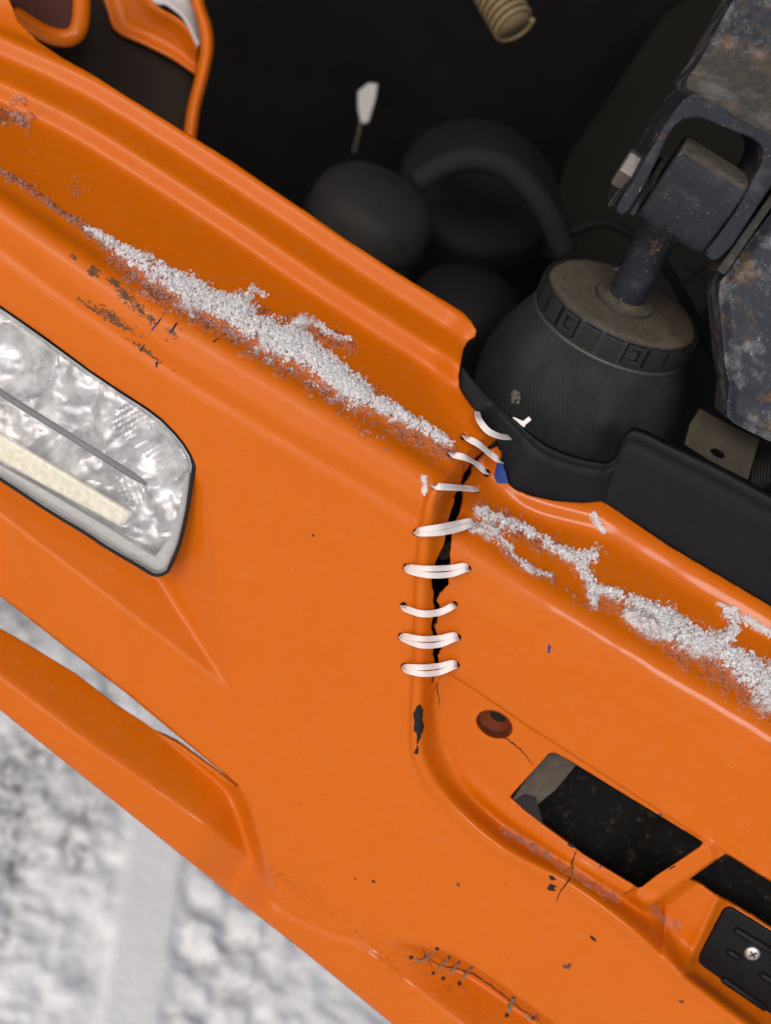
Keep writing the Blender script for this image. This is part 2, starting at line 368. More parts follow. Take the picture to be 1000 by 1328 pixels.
# ---------------------------------------------------------------- the bumper: a pressed shell lofted from its crease lines
TH = math.radians(34.5); ES = (math.cos(TH), math.sin(TH)); ET = (-math.sin(TH), math.cos(TH))
def st(px, py): return px * ES[0] + py * ES[1], px * ET[0] + py * ET[1]
STEP = 2.0
S = np.arange(-560, 1980, STEP); T = np.arange(-110, 900, STEP)
SS, TT = np.meshgrid(S, T, indexing='ij'); PX = SS * ES[0] + TT * ET[0]; PY = SS * ES[1] + TT * ET[1]
def curve_t(pts, sm=20):
    a = np.array([st(x, y) for x, y in pts]); a = a[np.argsort(a[:, 0])]; v = np.interp(S, a[:, 0], a[:, 1]); k = np.exp(-.5 * (np.arange(-60, 61) / sm) ** 2); return np.convolve(np.pad(v, 60, mode='edge'), k / k.sum(), 'valid')
def const(v): return np.full(len(S), float(v))
def loft(curves):
    tk = np.array([c_[0] for c_ in curves]); hk = np.array([c_[1] if np.ndim(c_[1]) else const(c_[1]) for c_ in curves])
    tk = np.maximum.accumulate(tk + 1e-3 * np.arange(len(tk))[:, None], 0); out_ = np.empty(SS.shape)
    for i in range(len(S)): out_[i] = np.interp(T, tk[:, i], hk[:, i])
    return out_
def blur(A, sg, axis):
    r = max(1, int(3 * sg)); k = np.exp(-.5 * (np.arange(-r, r + 1) / sg) ** 2); k /= k.sum()
    P_ = np.pad(A, [(r, r) if a == axis else (0, 0) for a in (0, 1)], mode='edge'); o_ = 0
    for j in range(2 * r + 1): o_ = o_ + k[j] * (P_[j:j + A.shape[0], :] if axis == 0 else P_[:, j:j + A.shape[1]])
    return o_
t_edge = curve_t([(-100, 0), (120, 96), (248, 176), (352, 244), (447, 309), (532, 364), (600, 406)]) - 2
t_tr = np.interp(S, [0, 130, 330, 450, 560, 670, 790], [187, 189, 188, 182, 174, 168, 163]); t_tr = np.convolve(np.pad(t_tr, 60, mode='edge'), np.ones(121) / 121, 'valid')
t_grv = np.interp(S, [100, 300, 430, 560, 700, 800], [260, 270, 270, 264, 254, 246]); t_grv = np.convolve(np.pad(t_grv, 60, mode='edge'), np.ones(121) / 121, 'valid')
t_fb = curve_t([(-500, 431), (-100, 705), (0, 773), (78, 834), (165, 900), (225, 950), (310, 1022), (325, 1065), (337, 1107), (345, 1133), (362, 1166), (430, 1200), (547, 1228), (590, 1240), (645, 1275), (715, 1327), (900, 1450)], 5)
h_face = lambda tt: 55 - .40 * (tt - 275)
smid = sstep(S, 890, 965) * (1 - sstep(S, 1090, 1200))
h_fb = h_face(t_fb)
t_li = np.where(S < 834, np.maximum(t_fb + 6, 655), t_fb + 6)
t_lf = np.maximum(curve_t([(-500, 500), (-100, 800), (0, 875), (100, 950), (200, 1020), (300, 1090), (330, 1112), (420, 1190), (520, 1262), (600, 1325), (700, 1400)]), t_fb + 14)
t_lo = curve_t([(-500, 525), (-100, 845), (0, 920), (100, 1000), (200, 1080), (300, 1160), (400, 1238), (490, 1312), (600, 1402)])
h_li = h_fb - 62 * (1 - smid) - 4
h_lf = np.where(S < 1000, h_li + (t_lf - t_li) * (.80 * (1 - smid) - .1), h_li + (t_lf - t_li) * (.80 * (1 - smid) - .1))
h_lo = h_lf - .45 * (t_lo - t_lf)
left = loft([(t_edge - 30, -92), (t_edge - 6, -84), (t_edge, -70), (t_edge + 6, -66), (t_edge + 28, -72), (t_edge + 32, -70), (t_edge + 58, -44), (t_edge + 63, -43), (t_edge + 84, -51), (t_edge + 90, -47),
             (t_tr - 10, 30), (t_tr - 1, 38), (t_tr + 8, 45), (t_tr + 20, 63), (t_tr + 30, 70), (t_tr + 44, 72), (t_grv - 16, 66), (t_grv - 5, 58), (t_grv + 2, 54), (t_grv + 8, 55), (t_grv + 16, 53),
             (t_fb - 14, h_face(t_fb - 14)), (t_fb + 1.5, h_fb - 1), (t_fb + 3.5, h_fb - 14 * (1 - smid)), (t_li, h_li), (t_lf - 5, h_lf - 4), (t_lf + 5, h_lf + 1), (t_lo - 8, h_lo + 3), (t_lo, h_lo - 3), (t_lo + 8, h_lo - 16), (t_lo + 20, h_lo - 60)])
t_e2 = curve_t([(640, 560), (660, 600), (690, 640), (720, 649), (781, 650), (868, 709), (1000, 786), (1090, 842)])
t_r2 = curve_t([(600, 660), (640, 690), (700, 728), (800, 790), (900, 850), (1000, 908), (1100, 970)])
right = loft([(t_e2 - 30, -68), (t_e2 - 3, -56), (t_e2 + 4, -45), (t_e2 + 14, -43), (t_e2 + 30, -44), (t_e2 + 38, -41), (t_r2 - 12, 8), (t_r2, 18), (t_r2 + 9, 26), (t_r2 + 22, 41), (t_r2 + 36, 48), (t_r2 + 54, 47), (t_r2 + 72, 41), (t_r2 + 100, 33),
              (const(385), -2), (const(392), -7), (const(400), -11), (const(510), -62), (const(620), -108), (const(760), -170)])
right = right - 12; left = blur(blur(left, 1.7, 1), 4, 0); right = blur(blur(right, 3.0, 1), 4, 0)
RIDGE = [(655, 520), (640, 548), (612, 574), (588, 604), (563, 642), (553, 690), (547, 760), (545, 850), (541, 930), (545, 985), (577, 1037), (650, 1102), (740, 1150), (815, 1205), (880, 1263), (985, 1337), (1100, 1415)]
RIDGE = crom(np.array(RIDGE), 4)
rd, rs, _, _, rp = near(PX, PY, RIDGE)
rsd = -rd * rs     # positive to the right of / above the ridge
wid = 24 + 14 * sstep(PY, 900, 1010)
Wr = sstep(rsd, 2, 2 + wid)
H = left * (1 - Wr) + right * Wr
bead = 11 * sstep(rsd, -13, -4) * (1 - sstep(rsd, -1, 22)) * (1 - .55 * sstep(PY, 960, 1080)) * sstep(PY, 590, 640)
H += bead
# rolled-up wall along the notch round the air spring
NOTCH = [(618, 430), (603, 446), (598, 470), (595, 494), (602, 514), (618, 534), (643, 563), (651, 599), (660, 628), (688, 643), (720, 650), (781, 652)]
nd, _, _, _, npar = near(PX, PY, crom(np.array(NOTCH), 4))
amp = 16 * (1 - .5 * sstep(npar, 150, 330)); H += amp * np.exp(-.5 * (nd / 17.0) ** 2)
ud, us, _, _, _ = near(PX, PY, [(566, 890), (572, 876), (580, 872), (600, 884), (675, 935), (915, 1090), (1000, 1142), (1110, 1212)])
UPSTEP = 6 * sstep(ud * us, -1.6, 1.6) * Wr
# headlight recess: three facets that dip towards the lamp
def dl(a, b_, inside_pt):
    a = np.array(a, float); b_ = np.array(b_, float); d = nrm(b_ - a); n_ = np.array([-d[1], d[0]])
    if (np.array(inside_pt) - a) @ n_ < 0: n_ = -n_
    return (PX - a[0]) * n_[0] + (PY - a[1]) * n_[1]
d1 = dl((0, 668), (276, 878), (100, 600)); d2 = dl((299, 880), (268, 630), (100, 600)); d3 = dl((272, 640), (200, 525), (100, 600))
d4 = dl((0, 388), (200, 527), (100, 600)); dip = np.minimum(np.minimum(d1 * .80, d2 * .62), np.minimum(d3 * .70, d4 * .35)); dip = np.clip(dip, 0, 46)
dip = blur(blur(dip, 1.4, 0), 1.4, 1); H -= dip
# lower recess: groove below the slot panel, bar between slots, bay for the step pad
LEDGE = [(575, 955), (600, 1006), (650, 1056), (700, 1090), (760, 1126), (835, 1172), (850, 1172)]
ld, ls, _, _, lp = near(PX, PY, crom(np.array(LEDGE), 4))
lsd = ld * ls          # positive below the ledge
inband = sstep(rsd, 0, 30) * (sstep(PY, 985, 1060))
H -= 19 * sstep(lsd, -2, 12) * inband * (PX < 860) * 1.0
H += 4.5 * np.exp(-.5 * ((lsd + 5) / 6.0) ** 2) * sstep(PY, 960, 1040)
bd_, _, _, _, bp_ = near(PX, PY, [(912, 1109), (838, 1160)])
H += 12 * (1 - sstep(bd_, 9, 24))
TRI = [(846, 1178), (932, 1116), (1100, 1225), (1100, 1440), (882, 1262)]
td = near(PX, PY, TRI, True)[0]; tri = inside(PX, PY, TRI); H -= 15 * sstep(np.where(tri, td, -td), -6, 12)
PADB = [(930, 1165), (955, 1165), (1100, 1255), (1100, 1425), (888, 1264)]
td = near(PX, PY, PADB, True)[0]; pin = inside(PX, PY, PADB); H -= 20 * sstep(np.where(pin, td, -td), -2, 12)
pe = near(PX, PY, [(935, 1162), (884, 1262)])[0]; H += 7 * np.exp(-.5 * (pe / 6.0) ** 2)
# round dimple with the bolt hole
ex = ((PX - 641) * .90 + (PY - 940) * .44) / 26; ey = (-(PX - 641) * .44 + (PY - 940) * .90) / 18; er = np.hypot(ex, ey)
DIMPLE = 24 * (1 - sstep(er, .84, 1.03))
H += (fbm(PX * .012, PY * .012, 3, 4) - .5) * 3.0
H = blur(blur(H, .8, 0), .8, 1) - UPSTEP
def Hs(px, py):
    s_, t_ = st(np.asarray(px, float), np.asarray(py, float))
    a = np.clip((s_ - S[0]) / STEP, 0, len(S) - 1.001); b_ = np.clip((t_ - T[0]) / STEP, 0, len(T) - 1.001)
    i = a.astype(int); j = b_.astype(int); u = a - i; v = b_ - j
    return H[i, j] * (1 - u) * (1 - v) + H[i + 1, j] * u * (1 - v) + H[i, j + 1] * (1 - u) * v + H[i + 1, j + 1] * u * v
def surf(px, py, lift=0.0): return ray(px, py, Hs(px, py) + lift)

BACK = [(-400, -345), (-120, -150), (-10, -66), (6, -14), (12, 0), (24, 28), (48, 52), (80, 74), (120, 96), (160, 122), (248, 176), (300, 208), (352, 244), (400, 276), (447, 309), (532, 364), (577, 390), (600, 404), (611, 416), (618, 429), (616, 437), (607, 442), (601, 452), (599, 463), (597, 474),
        (594, 488), (596, 503), (602, 513), (610, 524), (618, 534), (631, 551), (645, 563), (651, 572), (650, 599), (658, 626), (668, 635), (688, 643), (720, 650), (755, 652), (781, 650), (800, 662), (868, 708), (934, 747), (1000, 786), (1110, 852), (1260, 942)]
LOW = [(1260, 1600), (900, 1480), (700, 1480), (600, 1402), (490, 1313), (400, 1239), (300, 1161), (200, 1081), (100, 1001), (0, 921), (-120, 830), (-400, 605)]
OUTER = BACK + LOW
HL = [(-110, 322), (-60, 356), (0, 396), (59, 437), (117, 480), (157, 507), (190, 528), (211, 544), (228, 561), (240, 576), (249, 591), (252, 604), (250, 618), (243, 662), (233, 705), (220, 736), (214, 743), (207, 746), (196, 744), (176, 732), (137, 709), (110, 691), (59, 660), (0, 621), (-110, 552)]
GAP = [(-410, 492), (-120, 690), (0, 773), (78, 834), (165, 900), (225, 950), (290, 1003), (311, 1021), (303, 1021), (292, 1013), (225, 963), (180, 932), (150, 913), (98, 873), (65, 853), (29, 831), (0, 815), (-120, 735), (-410, 537)]
CL = [(648, 567), (634, 580), (618, 593), (611, 601), (603, 614), (601, 622), (598, 628), (595, 636), (590, 644), (588, 655), (584, 666), (581, 681), (578, 692), (576, 705), (571, 716), (566, 727), (563, 740), (560, 753), (561, 762), (563, 772), (562, 780), (564, 788), (563, 796), (561, 804), (560, 814), (562, 822), (561, 830), (562, 839), (562, 849), (564, 858), (563, 864), (566, 868), (563, 876), (560, 888)]
CR = [(563, 884), (566, 876), (572, 872), (575, 868), (570, 862), (569, 855), (569, 848), (572, 842), (567, 833), (568, 824), (566, 814), (568, 804), (568, 796), (570, 788), (568, 780), (570, 770), (574, 766), (579, 760), (582, 753), (582, 742), (584, 730), (584, 718), (586, 705), (587, 692), (590, 679), (593, 670), (598, 662), (600, 652), (602, 644), (603, 634), (605, 625), (609, 619), (613, 612), (621, 599), (637, 584), (653, 570)]
def jit(P, a):
    P = crom(np.array(P, float), 2); return P + rng.normal(0, a, P.shape)
CRACK = np.vstack([jit(CL, .55), jit(CR, .7)])
SLOT1 = [(711, 978), (716, 976), (722, 977), (740, 987), (800, 1024), (912, 1092), (907, 1099), (880, 1117), (850, 1136), (833, 1150), (827, 1151), (800, 1135), (756, 1108), (740, 1096), (708, 1073), (680, 1052), (661, 1035), (665, 1029)]
SLOT2 = [(940, 1108), (946, 1110), (1000, 1144), (1110, 1212), (1110, 1276), (1000, 1206), (955, 1178), (932, 1166), (912, 1150), (894, 1141), (899, 1137)]
RH = [(641 + 25 * math.cos(a) * .90 - 17.5 * math.sin(a) * .44, 940 + 25 * math.cos(a) * .44 + 17.5 * math.sin(a) * .90) for a in np.linspace(0, 2 * math.pi, 30, endpoint=False)]
TIES = [  # hole, hole, sag points, double
    ((618, 533), (665, 566), [(622, 545), (632, 558), (646, 565), (658, 567)], 0),
    ((601, 565), (650, 599), [(608, 569), (622, 577), (636, 589), (646, 596)], 0),
    ((583, 587), (632, 614), [(590, 590), (605, 594), (618, 602), (629, 611)], 0),
    ((562, 630), (620, 634), [(570, 631), (588, 632), (604, 633), (614, 634)], 0),
    ((538, 691), (615, 677), [(546, 692), (570, 691), (595, 686), (610, 680)], 1),
    ((526, 735), (608, 738), [(532, 741), (556, 746), (584, 745), (602, 739)], 1),
    ((522, 785), (590, 784), [(528, 790), (548, 796), (570, 794), (585, 787)], 0),
    ((519, 825), (595, 827), [(526, 830), (546, 837), (570, 836), (588, 829)], 1),
    ((523, 864), (593, 863), [(529, 870), (548, 874), (570, 872), (587, 865)], 1)]
holes = [HL, GAP, CRACK, SLOT1, SLOT2, RH]
for A, B, P_, dbl in TIES:
    for c_, o_ in ((A, P_[0]), (B, P_[-1])):
        d = np.array(c_, float) - np.array(o_); d = d / (np.linalg.norm(d) + 1e-9)
        holes.append([(c_[0] - d[0] * 1.2 + 4.4 * math.cos(a), c_[1] - d[1] * 1.2 + 4.9 * math.sin(a)) for a in np.linspace(0, 2 * math.pi, 14, endpoint=False)])
def clip_grid(PX, PY, outer, holes, step):
    cx = (PX[:-1, :-1] + PX[1:, 1:]) / 2; cy = (PY[:-1, :-1] + PY[1:, 1:]) / 2
    keep = inside(cx, cy, outer)
    for h_ in holes: keep &= ~inside(cx, cy, h_)
    n, m_ = PX.shape; used = np.zeros((n, m_), bool); rem = np.zeros((n, m_), bool)
    for di in (0, 1):
        for dj in (0, 1):
            used[di:n - 1 + di, dj:m_ - 1 + dj] |= keep; rem[di:n - 1 + di, dj:m_ - 1 + dj] |= ~keep
    bnd = used & rem; bi = np.argwhere(bnd); bx = PX[bnd]; by = PY[bnd]; bd = np.full(len(bx), 1e9); qx = bx.copy(); qy = by.copy()
    for poly in [outer] + holes:
        p_ = np.asarray(poly); lo = p_.min(0) - 12; hi = p_.max(0) + 12; k = (bx > lo[0]) & (bx < hi[0]) & (by > lo[1]) & (by < hi[1])
        if not k.any(): continue
        d, _, x, y, _ = near(bx[k], by[k], poly, True); ki = np.flatnonzero(k); w_ = d < bd[ki]
        bd[ki[w_]] = d[w_]; qx[ki[w_]] = x[w_]; qy[ki[w_]] = y[w_]
    ok = bd < step * 1.6; X = PX.copy(); Y = PY.copy(); X[bnd] = np.where(ok, qx, bx); Y[bnd] = np.where(ok, qy, by)
    ids = -np.ones((n, m_), int); ids[used] = np.arange(used.sum())
    k = np.argwhere(keep); i, j = k[:, 0], k[:, 1]
    F = np.stack([ids[i, j], ids[i + 1, j], ids[i + 1, j + 1], ids[i, j + 1]], -1)
    return X[used], Y[used], F
X, Y, F = clip_grid(PX, PY, OUTER, holes, STEP)
F = F[:, ::-1]
bump_o = thing('truck_bumper', 'cracked orange plastic truck bumper laced together with white zip ties', 'bumper', ray(500, 900, -140))
shell = obj('shell', surf(X, Y), F, M['paint'], bump_o, solid=7)
def ribbon(pts, w_, lift=.7, jitter=.6, sub=4):
    P = crom(np.array(pts, float), sub); P[1:-1] += rng.normal(0, jitter, P[1:-1].shape); Tn = np.gradient(P, axis=0); Nn = np.stack([-Tn[:, 1], Tn[:, 0]], -1); Nn /= np.linalg.norm(Nn, axis=1)[:, None] + 1e-9
    ww = (w_ * (.55 + .6 * rng.random(len(P))) * np.sin(np.linspace(.25, math.pi - .12, len(P))) ** .5)[:, None] / 2
    A = P - Nn * ww; B = P + Nn * ww; n = len(P)
    V = np.vstack([surf(A[:, 0], A[:, 1], lift), surf(B[:, 0], B[:, 1], lift)])
    return V, [[i, i + 1, n + i + 1, n + i] for i in range(n - 1)]
def flake(poly, lift=.7, st_=1.2):
    P = np.array(poly, float); n = len(P)
    P = np.stack([P + (np.roll(P, -1, 0) - P) * u for u in (0, .33, .66)], 1).reshape(-1, 2)
    P += rng.normal(0, .45, P.shape)
    lo = P.min(0) - 3; hi = P.max(0) + 3; QX, QY = np.meshgrid(np.arange(lo[0], hi[0], st_), np.arange(lo[1], hi[1], st_), indexing='ij')
    X, Y, F_ = clip_grid(QX, QY, P, [], st_)
    return surf(X, Y, lift), F_[:, ::-1].tolist()
for pts, w_ in (([(566, 886), (568, 900), (571, 918)], 1.2), ([(627, 940), (634, 946), (648, 953), (662, 962), (674, 972), (692, 992)], 2.0), ([(748, 1103), (742, 1117), (743, 1128), (738, 1142), (728, 1154), (722, 1170)], 2.2),
                ([(596, 601), (602, 606), (601, 610), (605, 612)], 1.0), ([(823, 1153), (814, 1158), (808, 1160)], 1.0), ([(552, 1240), (560, 1246), (572, 1252), (590, 1257), (610, 1262), (628, 1272), (645, 1285), (662, 1298), (680, 1312), (700, 1324)], 2.2), ([(548, 1228), (552, 1240), (560, 1254)], 1.2)):
    V, Fc = ribbon(pts, w_); obj('crack', V, Fc, M['black_chip'], bump_o)
def blob(cx, cy, a, b_, ang, n=12, j=.25):
    r = []
    for k in range(n):
        t_ = 2 * math.pi * k / n; q_ = 1 + rng.normal(0, j); x = a * q_ * math.cos(t_); y = b_ * q_ * math.sin(t_); r.append((cx + x * math.cos(ang) - y * math.sin(ang), cy + x * math.sin(ang) + y * math.cos(ang)))
    return r
chips = [([(541, 915), (546, 914), (549, 921), (549, 928), (547, 932), (550, 942), (548, 950), (545, 958), (542, 965), (543, 975), (541, 979), (537, 977), (540, 968), (541, 955), (536, 945), (537, 938), (536, 928), (538, 921)], 'black_chip'),
         (blob(716, 1139, 5, 3.2, .5), 'black_chip'), (blob(717, 1151, 6, 4, .3), 'black_chip'), (blob(769, 1217, 4.5, 1.8, .9), 'black_chip'), (blob(741, 1097, 5, 2.2, .5), 'black_chip'), (blob(779, 1124, 2, 1.8, 0), 'blue_chip'), (blob(856, 1056, 2.2, 1.4, .5), 'blue_chip'),
         (blob(871, 1126, 6, 1.2, -.6), 'black_chip'), (blob(712, 842, 1.9, 5, .15), 'blue_chip'), ([(643, 602), (648, 599), (652, 600), (655, 610), (659, 626), (652, 628), (645, 627), (641, 620)], 'blue_chip'),
         (blob(205, 418, 1.0, 13, .62, 10, .15), 'black_chip'), (blob(200, 424, .8, 12, .62, 10, .15), 'blue_chip'), (blob(225, 426, 1.8, 9, .6, 10, .12), 'black_chip'), (blob(221, 430, 1.0, 6, .6, 10, .1), 'blue_chip'), (blob(184, 452, .8, 6, .5), 'black_chip'), (blob(203, 473, 1.6, 4, .1), 'black_chip'),
         (blob(281, 440, 6, 1.1, -.6), 'black_chip'), (blob(292, 433, 3.5, .9, -.5), 'black_chip'), (blob(406, 694, 1.6, 1.3, 0), 'black_chip'), (blob(50, 293, 1.2, 1.0, 0), 'black_chip'), (blob(594, 1147, 3.5, 2, .8), 'grime'), (blob(738, 1253, 4, 5, .8, 12, .5), 'grime'), (blob(655, 1148, 3, 2, .5, 10, .5), 'grime'), (blob(883, 1299, 4, 2, .3), 'grime'), (blob(485, 1143, 2.5, 1.4, .5), 'black_chip'), (blob(460, 1140, 2, 1, .5), 'black_chip')]
for poly, mm in chips:
    V, Fc = flake(poly); obj('paint_chip', V, Fc, M[mm], bump_o)
def flecks(regions, seed, rmin, rmax):
    r_ = np.random.default_rng(seed); L = []
    for (cx, cy, a, b_, ang, n) in regions:
        for _ in range(n):
            x = r_.normal(0, a * .5); y = r_.normal(0, b_ * .5); X_ = cx + x * math.cos(ang) - y * math.sin(ang); Y_ = cy + x * math.sin(ang) + y * math.cos(ang)
            r0 = r_.uniform(rmin, rmax) ; an = ang + r_.normal(0, .3); k = 5
            P = []
            for i in range(k):
                t_ = 2 * math.pi * i / k + r_.uniform(-.3, .3); xx = 2.6 * r0 * math.cos(t_); yy = .8 * r0 * math.sin(t_); P.append(surf(X_ + xx * math.cos(an) - yy * math.sin(an), Y_ + xx * math.sin(an) + yy * math.cos(an), .5))
            L.append((np.array(P), [list(range(k))]))
    return join(L)
V, Fc = flecks([(121, 352, 9, 7, .6, 70), (148, 366, 10, 4, .6, 50), (162, 384, 14, 6, .65, 90), (182, 402, 14, 5, .65, 70), (197, 414, 6, 4, .6, 30), (145, 412, 34, 6, .62, 150), (115, 398, 24, 2, .62, 40), (190, 456, 34, 2.5, .62, 60), (222, 430, 10, 8, .6, 20), (96, 333, 4, 3, .5, 16)], 5, .5, 1.1)
sm = obj('scuff_marks', V, Fc, M['grime'], bump_o, smooth=False); sm['kind'] = 'stuff'
regs = [(rng.uniform(0, 1000), rng.uniform(100, 1328), 60, 60, .6, 5) for _ in range(230)] + [(420, 1180, 160, 14, .6, 220), (380, 1140, 60, 40, .7, 90), (540, 1245, 40, 20, .5, 90), (600, 1290, 60, 20, .6, 90)]
regs = [r for r in regs if True]
V, Fc = flecks(regs, 11, .25, .55)
# keep only flecks that lie on the shell
Pm = np.array([V[f].mean(0) for f in Fc]); fpx = 500 + Pm[:, 0] * DIST / (DIST - Pm[:, 2]); fpy = 664 - Pm[:, 1] * DIST / (DIST - Pm[:, 2])
kp = inside(fpx, fpy, OUTER)
for h_ in holes[:6]: kp &= ~inside(fpx, fpy, np.asarray(h_))
L = [(V[f], [list(range(len(f)))]) for f, k_ in zip(Fc, kp) if k_]
V, Fc = join(L); sm = obj('dirt_specks', V, Fc, M['grime'], bump_o, smooth=False); sm['kind'] = 'stuff'
# steel beam behind the shell, seen through slots and crack
def slab(pts, h0, depth, name, material, parent, bevel=2):
    P = np.array([ray(x, y, h0 if np.isscalar(h0) else h0[i]) for i, (x, y) in enumerate(pts)]); V, F_ = prism(P, (0, 0, -depth)); return fixn(obj(name, V, F_, material, parent, smooth=False, bevel=bevel))
slab([(480, 640), (560, 560), (640, 640), (1100, 900), (1150, 1400), (700, 1200), (480, 960)], [-20, -70, -75, -95, -190, -185, -100], 40, 'beam', M['beam'], bump_o)
slab([(700, 985), (722, 972), (748, 992), (722, 1024), (690, 1050), (655, 1050)], -72, 30, 'beam_bracket', M['grey_metal'], bump_o)
slab([(655, 1048), (680, 1030), (695, 1034), (706, 1075)], -70, 6, 'drain_opening', M['black_chip'], bump_o, 0)
slab([(566, 712), (586, 700), (588, 722), (572, 728)], -14, 4, 'inner_rib', M['grey_metal'], bump_o)
slab([(556, 733), (590, 731), (590, 741), (556, 743)], -14, 4, 'inner_rib', M['grey_metal'], bump_o)
# bolt socket behind the round hole
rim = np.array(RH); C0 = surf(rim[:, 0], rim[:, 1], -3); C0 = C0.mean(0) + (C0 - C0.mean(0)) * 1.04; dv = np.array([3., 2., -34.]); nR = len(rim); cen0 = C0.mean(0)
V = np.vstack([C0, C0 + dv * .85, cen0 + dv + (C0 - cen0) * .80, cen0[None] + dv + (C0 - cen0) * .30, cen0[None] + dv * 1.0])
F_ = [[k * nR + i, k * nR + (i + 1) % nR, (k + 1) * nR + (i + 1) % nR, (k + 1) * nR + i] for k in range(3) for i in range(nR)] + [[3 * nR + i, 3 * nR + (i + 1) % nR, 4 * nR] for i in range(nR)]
sock = fixn(obj('bolt_socket', V, F_, simple('shaded_socket_orange', (.17, .034, .008), .6), bump_o, solid=2))  # darker than the bumper orange: the socket's shade is put into its colour
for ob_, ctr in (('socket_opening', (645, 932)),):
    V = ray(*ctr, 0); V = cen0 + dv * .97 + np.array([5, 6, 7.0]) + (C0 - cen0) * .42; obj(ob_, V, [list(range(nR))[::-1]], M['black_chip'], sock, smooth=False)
# step pad
pad_poly = [(938, 1182), (942, 1178), (950, 1177), (1000, 1208), (1110, 1278), (1110, 1412), (985, 1327), (898, 1266), (896, 1258)]
hp = float(Hs(960, 1240)) + 3
pad_h = [float(Hs(940, 1190)) + 4] * 3 + [hp] + [hp] * 2 + [hp - 6] * 3
Pp = np.array([ray(x, y, -110 - .42 * (st(x, y)[1] - 450) + 6) for x, y in pad_poly])
hpad = lambda x, y: -110 - .42 * (st(x, y)[1] - 450) + 6
shift = float(Hs(950, 1230)) + 9 - hpad(950, 1230)
Pp = np.array([ray(x, y, hpad(x, y) + shift) for x, y in pad_poly]); V, F_ = prism(Pp, (0, 0, -14))
pad = fixn(obj('step_pad', V, F_, M['pad'], bump_o, smooth=False, bevel=4))
for a, b_, r_ in (((955, 1206), (1012, 1240), 5.5), ((946, 1234), (958, 1242), 5.5), ((938, 1270), (992, 1307), 5.5), ((988, 1264), (1030, 1290), 5.5), ((1010, 1200), (1060, 1232), 5.5)):
    P = np.array([ray(x, y, hpad(x, y) + shift) for x, y in (a, b_)]); d = nrm(P[1] - P[0]); P = np.vstack([P[0] - d * 4, P[0], P[1], P[1] + d * 4]); V, F_ = tube(P, [1.5, r_, r_, 1.5], 12)
    obj('tread_bar', V, F_, M['pad'], pad)
sc_c = ray(976, 1237, hpad(976, 1237) + shift + 1.5); sax = nrm([-.10, -.22, .95])
V, F_, U = lathe([(0.01, 2.6), (4, 2.4), (8, 1.6), (10.5, .2), (10.8, -2)], sc_c, sax, 28); s_o = weld(obj('screw', V, F_, M['screw'], pad))
a_, e1, e2 = basis(sax); th = .55
d1_ = e1 * math.cos(th) + e2 * math.sin(th); d2_ = np.cross(sax, d1_)
V, F_ = join([boxc(sc_c + sax * 2.3, d1_ * 5.5, d2_ * 1.0, sax * .7), boxc(sc_c + sax * 2.35, d2_ * 5.5, d1_ * 1.0, sax * .7)])
obj('cross_slot', V, F_, M['black_chip'], pad, smooth=False)

# ---------------------------------------------------------------- zip ties
def strap(A, B, mids, off=(0, 0), w_=8.0, th=2.2, arch=9, up=0):
    pts = [(A[0], A[1], -16)] + [(A[0] + .25 * (mids[0][0] - A[0]), A[1] + .25 * (mids[0][1] - A[1]), 0)]
    n = len(mids)
    base = np.linspace(float(Hs(*A)), float(Hs(*B)), n + 2)[1:-1]
    hs = []
    for i, (x, y) in enumerate(mids):
        f = math.sin(math.pi * (i + 1) / (n + 1)); hh_ = max(float(Hs(x + off[0] * f + dx_, y + off[1] * f + dy_)) for dx_ in (-7, 0, 7) for dy_ in (-4, 4)); hs.append(max(base[i], hh_ + 2) + 2 + arch * f + up)
        pts.append((x + off[0] * f, y + off[1] * f, None))
    pts += [(B[0] + .25 * (mids[-1][0] - B[0]), B[1] + .25 * (mids[-1][1] - B[1]), 0), (B[0], B[1], -16)]
    P = []; k = 0
    for x, y, h_ in pts:
        if h_ is None: P.append(ray(x, y, hs[k])); k += 1
        else: P.append(surf(x, y, h_))
    P = crom(np.array(P), 8); Tn = np.gradient(P, axis=0); V = []; U = []; L = np.cumsum(np.r_[0, np.linalg.norm(np.diff(P, axis=0), axis=1)])
    for p, t_, l in zip(P, Tn, L):
        t_ = nrm(t_); upv = np.array([.12, .30, .95]); n_ = nrm(upv - t_ * (upv @ t_)) if abs(t_ @ nrm(upv)) < .97 else nrm(np.array([1., 0, 0]) - t_ * t_[0]); s_ = np.cross(t_, n_)
        for a, b_ in ((-1, -.6), (-1, .45), (-.82, 1), (.82, 1), (1, .45), (1, -.6), (0, -1)):
            V.append(p + s_ * a * w_ / 2 + n_ * b_ * th / 2); U.append((l / 40, a))
    F_ = []
    for i in range(len(P) - 1):
        for k in range(7): F_.append([i * 7 + k, i * 7 + (k + 1) % 7, (i + 1) * 7 + (k + 1) % 7, (i + 1) * 7 + k])
    return np.array(V), F_, np.array(U)
tie_lab = ['white zip tie highest on the crack, running onto the black trim', 'white zip tie second from the top, ending beside the black trim', 'white zip tie just above the blue paint spot, across the top of the crack',
           'straight white zip tie beside the small lump of snow', 'double white zip tie whose end touches the white snow clump', 'double white zip tie over the widest open part of the crack',
           'single thin white zip tie between two double ones low on the crack', 'double white zip tie second from the bottom of the crack', 'double white zip tie at the bottom end of the crack']
